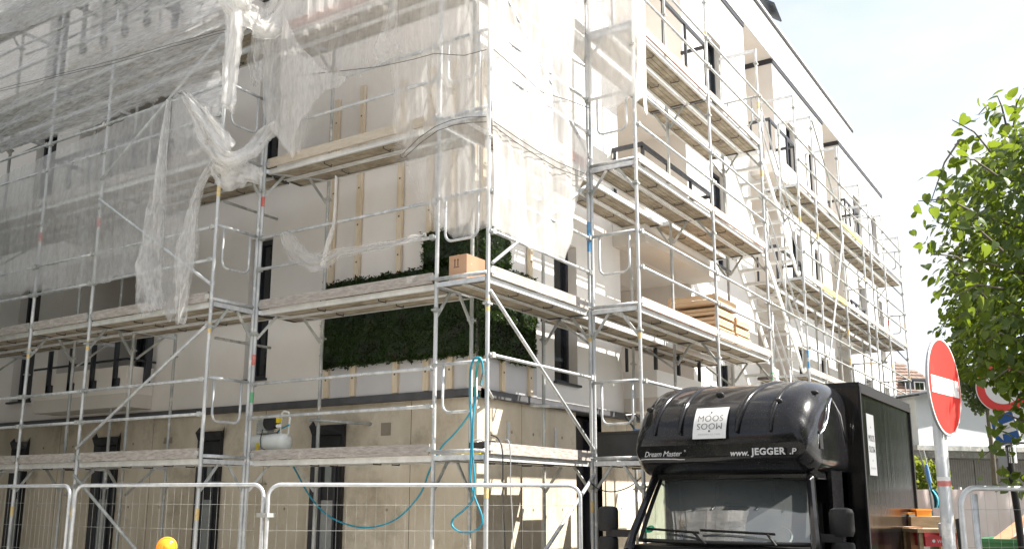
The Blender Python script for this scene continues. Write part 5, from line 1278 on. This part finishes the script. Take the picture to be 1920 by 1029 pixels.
# other trees of the two streets, out of the picture: they shade the low left and show in glass and paint
for k, (x, y, z, r_) in enumerate(((8.8, 15, 4.6, 2.3), (9.4, 22, 5.0, 2.6), (10.2, 30, 5.2, 2.8), (11, 40, 5.6, 3.2))):
    bushy('street_tree', 'broad street tree %s beyond the linden' % ('first', 'second', 'third', 'fourth')[k], Vector((x, y, z)), r_, r_, r_*1.2, 4200, .46, 'linden_leaf', True, 30+k, 'street trees beyond the linden')
for k, (x, y, z, r_) in enumerate(((-10.2, -5.2, 5.2, 2.9), (-14.8, -4.6, 5.2, 3.2), (-19.5, -3.4, 5.2, 3.3))):
    bushy('street_tree', 'leafy street tree %s before the shaded facade' % ('first', 'second', 'third')[k], Vector((x, y, z)), r_, r_*.9, r_*1.2, 4200, .46, 'far_leaf', True, 40+k, 'street trees before the shaded facade')
for k, (x, y, w_, h_) in enumerate(((-16, -30, 13, 9.5), (-1, -32, 12, 11), (13, -31, 13, 9), (-23, -8.2, 16, 12))):  # the last house is added out of view to darken the low left
    HB = thing('street_house', 'plain rendered house %s across the street' % ('with the lowest eaves', 'with the tallest gable', 'nearest the crossing', 'added unseen to shade the balconies')[k], 'building', (x, y, 0), 'houses across the street')
    b = MB(); b.box((x-w_/2, y-8, 0), (x+w_/2, y, h_*.66)); b.build('wall', 'house_beige', HB)
    b = MB(); b.add([(x-w_/2-.3, y+.4, h_*.64), (x+w_/2+.3, y+.4, h_*.64), (x+w_/2+.3, y-4, h_), (x-w_/2-.3, y-4, h_), (x-w_/2-.3, y-8.4, h_*.64), (x+w_/2+.3, y-8.4, h_*.64)], [(0, 1, 2, 3), (3, 2, 5, 4), (0, 3, 4), (1, 5, 2)]); b.build('roof', 'roof_tile', HB)
    for q in range(4):
        for f_ in (1.0, 3.8):
            b = MB(); xx = x-w_/2+1.4+q*(w_-3.8)/3; b.box((xx, y+.004, f_), (xx+1.1, y+.05, f_+1.5)); b.build('window', 'glass_dark', HB)
for k, (x, y, z, r_) in enumerate(((-9, -24, 5.5, 3.2), (4, -25, 6, 3.4), (17, -22, 5.5, 3.2))):
    bushy('street_tree', 'tall street tree %s before the houses across the street' % ('first', 'second', 'third')[k], Vector((x, y, z)), r_, r_, r_*1.25, 3000, .55, 'far_leaf', True, 50+k, 'street trees before the houses')

# ------------------------------------------------------------------ yard behind the van
def place(x, y, d, g=0.0): 
    p = at(x, y, d); return p
# garage with rendered wall band over a roller front
gd = 27.0
c0 = gp((1660-960)/F_PX*gd, gd, 0); c1 = gp((2010-960)/F_PX*gd, gd+1.5, 0); d = (c1-c0).normalized(); nn_ = Vector((-d.y, d.x, 0))
GM = Matrix((d, nn_, Vector((0, 0, 1)))).transposed().to_4x4(); GM.translation = c0
zy = lambda y, dd: CAM.z+(934.6-y)/F_PX*dd*1.02
GA = thing('garage_building', 'low pale garage with blank white upper wall and grey roller shutters', 'building', c0+d*2.6)
Lg = (c1-c0).length; zb, ztp = zy(840, gd), zy(742, gd)
b = MB(); pk = .33*Lg
poly = [(.25, zb), (Lg, zb), (Lg, zy(762, gd)), (pk, zy(733, gd)), (.25, zy(752, gd))]
vs = [GM @ Vector((x, -1.0, z)) for x, z in poly]+[GM @ Vector((x, 3.5, z)) for x, z in poly]; n = 5
b.add(vs, [(0, 1, 2, 3, 4), (9, 8, 7, 6, 5)]+[(i, i+5, (i+1) % 5+5, (i+1) % 5) for i in range(5)]); b.build('upper_wall', 'house_white', GA)
b = MB(); b.box((.3, .3, 0), (Lg, 3.4, zb-.003), M=GM); b.build('wall', 'house_beige', GA)
b = MB(); b.box((.1, -1.1, zb-.14), (Lg, .28, zb-.004), M=GM); b.box((.15, -.5, zb-.3), (Lg, .28, zb-.142), M=GM); b.build('canopy', 'galv_dull', GA)
b = MB()
for (xa, za), (xb, zb2) in (((.1, zy(753, gd)), (pk, zy(731, gd))), ((pk, zy(731, gd)), (Lg, zy(760, gd)))): b.beam(GM @ Vector((xa, 1, za)), GM @ Vector((xb, 1, zb2)), 4.7, .06)
b.build('roof', 'slate', GA)
for k in range(4):
    x0 = .45+k*Lg/4.2; b = MB(); n = 16
    for q in range(n): b.box((x0+q*.082, .22, .1), (x0+q*.082+.07, .29, zb-.32), M=GM)
    b.build('roller_shutter', 'shutter', GA)
p0 = at(1660, 640, 1)
# steep tiled house behind
hd = 46.0; h0 = gp((1655-960)/F_PX*hd, hd, 0); h1 = gp((1835-960)/F_PX*hd, hd+1.0, 0); d = (h1-h0).normalized(); nn_ = Vector((-d.y, d.x, 0)); HM = Matrix((d, nn_, Vector((0, 0, 1)))).transposed().to_4x4(); HM.translation = h0
HS = thing('tiled_house', 'house with steep brown tiled roof and a dark dormer far behind the scaffold', 'building', h0+d*2)
Lh = (h1-h0).length; ze, zr = zy(745, hd), zy(667, hd)+.95; ridge1 = (1693-1655)/(1835-1655)*Lh
b = MB(); b.box((0, .3, 0), (Lh, 7, ze-.03), M=HM); b.build('wall', 'house_beige', HS)
eL = 3.2
b = MB(); b.add([HM @ Vector(q) for q in ((-2, 0, ze), (Lh, 0, ze), (ridge1, eL, zr), (-2, eL, zr), (Lh, 7, ze), (-2, 7, ze))], [(0, 1, 2, 3), (1, 4, 2), (2, 4, 5, 3), (0, 3, 5)]); RFH = b.build('roof', 'roof_tile', HS)
b = MB(); rows = 16
for k in range(rows):
    t0, t1 = k/rows, (k+1.0)/rows
    xe0 = Lh+(ridge1-Lh)*t0; y0_ = eL*t0; z0_ = ze+(zr-ze)*t0; y1_ = eL*t1; z1_ = ze+(zr-ze)*t1
    for q in range(int((xe0+2)/.33)):
        x = -2+q*.33+(.16 if k % 2 else 0)
        b.add([HM @ Vector((x, y0_-.05, z0_+.08)), HM @ Vector((x+.31, y0_-.05, z0_+.08)), HM @ Vector((x+.31, y1_-.02, z1_+.035)), HM @ Vector((x, y1_-.02, z1_+.035)), HM @ Vector((x, y0_-.05, z0_+.03)), HM @ Vector((x+.31, y0_-.05, z0_+.03))], [(0, 1, 2, 3), (4, 5, 1, 0)])
tag(b.build('roof_tiles', 'roof_tile', RFH), kind='stuff')
dx = (1735-1655)/(1835-1655)*Lh
DM = HM @ Matrix.Translation((dx, .3, zy(742, hd)))
b = MB(); b.box((-.5, 0, 0), (.62, 2.6, .72), M=DM); b.box((-.62, -.15, .723), (.74, 2.7, .80), M=DM); DO = b.build('dormer', 'slate', HS)
b = MB(); b.box((-.1, -.03, .12), (.5, -.003, .68), M=DM); W = b.build('window', 'white_print', DO); b = MB(); b.box((-.04, -.036, .18), (.2, -.032, .62), M=DM); b.box((.22, -.036, .18), (.44, -.032, .62), M=DM); b.build('pane', 'glass_dark', W)
b = MB(); b.box((.0, .0, -.0), (.6, .7, 1.0), M=HM @ Matrix.Translation((dx+.6, .5, zy(752, hd)))); b.build('chimney', 'brick_red', HS)
b = MB(); b.box((-1.6, -.0, .0), (-1.1, .05, .35), M=HM @ Matrix.Translation((dx-.2, .9, zy(716, hd)))); b.build('skylight', 'glass_dark', RFH)
# tarp-hung fence behind the goods
td = 17.0; t0 = gp((1690-960)/F_PX*td, td, 0); t1 = gp((1960-960)/F_PX*td, td-.5, 0); d = (t1-t0).normalized(); nn_ = Vector((-d.y, d.x, 0))
TF = thing('tarpaulin_screen', 'pale pinkish tarpaulin screen hung on a fence behind the yard goods', 'screen', (t0+t1)/2)
Lt = (t1-t0).length
b = MB(); b.grid(lambda s_, t_: t0+d*Lt*s_+nn_*.05*fbm(s_*9, t_*2)+Vector((0, 0, .1+(zy(916, td)-.1)*t_)), 70, 16); b.build('tarpaulin', 'tarp_pink', TF, smooth=True)
for k in range(4): tube('post', t0+d*(Lt*k/3)+nn_*.06, t0+d*(Lt*k/3)+nn_*.06+Vector((0, 0, zy(912, td))), .03, 'galv_dull', TF)
# skip
kd = 12.5
k0 = at(1836, 1012, kd); k1 = at(1935, 1010, kd-.4); d = (k1-k0); d.z = 0; Lk = d.length; d.normalize(); nn_ = Vector((-d.y, d.x, 0)); KM = Matrix((d, nn_, Vector((0, 0, 1)))).transposed().to_4x4(); KM.translation = (k0.x, k0.y, 0); zt_ = k0.z
SK = thing('waste_skip', 'dark green waste skip holding a brown board and white sack', 'skip', k0-Vector((0, 0, k0.z)))
b = MB(); Lk = 1.6
b.add([KM @ Vector(q) for q in ((.25, .2, .1), (Lk, .2, .1), (Lk, 1.5, .1), (.25, 1.5, .1), (0, 0, zt_), (Lk, 0, zt_), (Lk, 1.7, zt_), (0, 1.7, zt_))], [(0, 1, 5, 4), (1, 2, 6, 5), (2, 3, 7, 6), (3, 0, 4, 7), (3, 2, 1, 0)]); b.build('hull', 'skip_green', SK)
b = MB(); b.beam(KM @ Vector((-.03, 0, zt_)), KM @ Vector((Lk, 0, zt_)), .06, .05); b.beam(KM @ Vector((0, 0, zt_+.001)), KM @ Vector((0, 1.7, zt_+.001)), .06, .05); b.build('rim', 'skip_green', SK)
b = MB(); b.add([KM @ Vector(q) for q in ((.05, .3, zt_-.02), (Lk, .3, zt_-.02), (Lk, 1.6, zt_+.42), (.35, 1.6, zt_+.42), (.05, .33, zt_-.05), (Lk, .33, zt_-.05), (Lk, 1.63, zt_+.39), (.35, 1.63, zt_+.39))], [(0, 1, 2, 3), (7, 6, 5, 4), (0, 3, 7, 4), (3, 2, 6, 7), (0, 4, 5, 1)]); tag(b.build('fibreboard_sheet', 'skip_brown'), 'large brown board leaning in the green skip', 'board')
b = MB(); b.grid(lambda s_, t_: KM @ Vector((.36+1.2*s_, .25+.55*t_, zt_+.0+.34*math.sin(math.pi*min(1, .15+t_))*(.25+.75*min(1, s_*1.6))+.05*fbm(s_*5, t_*4))), 24, 14); tag(b.build('rubble_sack', 'bag_white', smooth=True), 'bulging white sack lying in the green skip', 'sack')
# goods beside the sign post
wd = 11.3
def crate_frame(name, label, x0, x1, y0, y1, dd, m_, cat, dep=.5, solid=False):
    a, c = at(x0, y0, dd), at(x1, y1, dd); dv = H_RT; T = None
    w_ = (c-a).dot(H_RT); h_ = a.z-c.z; o0 = Vector((a.x, a.y, c.z)); Mx = Matrix((H_RT, H_FW, Vector((0, 0, 1)))).transposed().to_4x4(); Mx.translation = o0
    return Mx, w_, h_
Mx, w_, h_ = crate_frame('', '', 1722, 1800, 990, 1060, wd, '', '')
RK = thing('timber_rack', 'rough timber rack frame right of the van tail holding a red toolbox', 'rack', Mx.translation)
b = MB()
for x in (0, w_-.05):
    for y in (0, .45): b.box((x, y, -Mx.translation.z+.02), (x+.05, y+.05, h_), M=Mx)
b.build('upright', 'box_wood', RK)
for z in (h_-.05, h_*.02):
    b = MB(); b.box((-.02, -.02, z), (w_+.02, .52, z+.045), M=Mx); b.build('shelf', 'box_wood', RK)
Mr = Mx @ Matrix.Translation((.06, -.03, h_-.21))
RB = thing('red_toolbox', 'red toolbox with white lettering hanging in the timber rack', 'toolbox', Mr.translation)
b = MB(); b.box((0, 0, 0), (.36, .3, .15), M=Mr); b.box((-.01, -.012, .11), (.37, .31, .155), M=Mr); b.build('case', 'red_plastic', RB)
b = MB(); c = [Mr @ Vector((.10+.02*math.cos(k*.785), -.003, .065+.02*math.sin(k*.785))) for k in range(8)]; b.add(c, [tuple(range(8))]); b.build('emblem', 'white_print', RB)
text('lettering', 'W\u00fcrth', .05, Mr @ Matrix.Translation((.21, -.003, .06)) @ Matrix.Rotation(R(90), 4, 'X'), 'white_print', RB)
Mx, w_, h_ = crate_frame('', '', 1708, 1790, 968, 985, 12.0, '', '')
b = MB(); b.box((0, 0, -.02), (w_, .7, h_), M=Mx); b.box((.0, .02, -Mx.translation.z+.02), (.06, .66, -.021), M=Mx); b.box((w_-.06, .02, -Mx.translation.z+.02), (w_, .66, -.021), M=Mx); tag(b.build('work_table', 'box_wood'), 'rough wooden work table behind the van tail', 'table')
zt2 = Mx.translation.z+h_
Mo = Mx.copy(); Mo.translation = Vector((Mx.translation.x, Mx.translation.y, zt2)) 
b = MB(); o0 = .15; b.box((o0, .12, .002), (o0+.20, .4, .09), M=Mo @ Matrix.Rotation(R(6), 4, 'Z')); b.box((o0-.01, .11, .075), (o0+.21, .41, .095), M=Mo @ Matrix.Rotation(R(6), 4, 'Z')); tag(b.build('orange_case', 'orange_plastic'), 'bright orange case on the work table behind the van', 'case')
b = MB(); b.box((0, .15, .002), (.12, .4, .055), M=Mo); tag(b.build('orange_tray', 'orange_plastic'), 'flat orange tray at the left of the bright orange case', 'tray')
b = MB(); b.box((.02, .1, .002), (.10, .14, .03), M=Mo); tag(b.build('tool_roll', 'cable_grey'), 'small grey tool roll in front of the orange tray', 'tool')
Mx, w_, h_ = crate_frame('', '', 1706, 1728, 992, 1060, 11.6, '', '')
b = MB(); b.box((0, 0, -Mx.translation.z+.02), (w_, .5, h_), M=Mx); b.box((-.01, -.01, h_+.002), (w_+.01, .51, h_+.03), M=Mx); tag(b.build('brown_case', 'skip_brown'), 'brown wooden case standing at the van tail', 'case')
b = MB(); q = at(1772, 985, 11.2); b.lathe([(.07, -.12), (.08, .02), (.075, .03), (.02, .04)], Matrix.Translation(q), 16); tag(b.build('white_bucket', 'bag_white', auto=40), 'small white bucket standing on the timber rack', 'bucket')
b = MB(); q0, q1 = at(1798, 972, 9.5), at(1812, 1029, 9.3); b.beam(q0, (q1.x, q1.y, .1), .04, .12); tag(b.build('dark_post', 'dark_steel'), 'dark upright board between the sign post and the skip fence', 'post')
# folded parasol with teal cloth
ba, bb_ = at(1722, 842, 14), at(1762, 985, 14)
PS = thing('folded_parasol', 'folded blue and teal parasol leaning behind the van', 'parasol', Vector((bb_.x, bb_.y, .02)))
b = MB(); b.path([ba, (ba+bb_)/2+Vector((0, 0, .04)), Vector((bb_.x, bb_.y, .02))], .016, 6); b.path([at(1731, 842, 14.1), at(1747, 905, 14)], .012, 6); b.build('pole', 'cable_grey', PS)
b = MB(); b.path(spline([at(1737, 870, 13.95), at(1741, 895, 13.95), at(1746, 915, 13.95)], 6), [.02]*3+[.03]*6+[.015]*4, 8); b.build('blue_cover', 'blue_cloth', PS, smooth=True)
b = MB(); b.grid(lambda s_, t_: at(1747+8*t_+6*math.sin(t_*3)+(s_-.5)*(9+5*math.sin(t_*3.1)), 918+33*t_-6*abs(s_-.6)*(1-t_), 13.9+.05*math.sin(s_*9)), 10, 14); b.build('cloth', 'teal_cloth', PS, smooth=True)
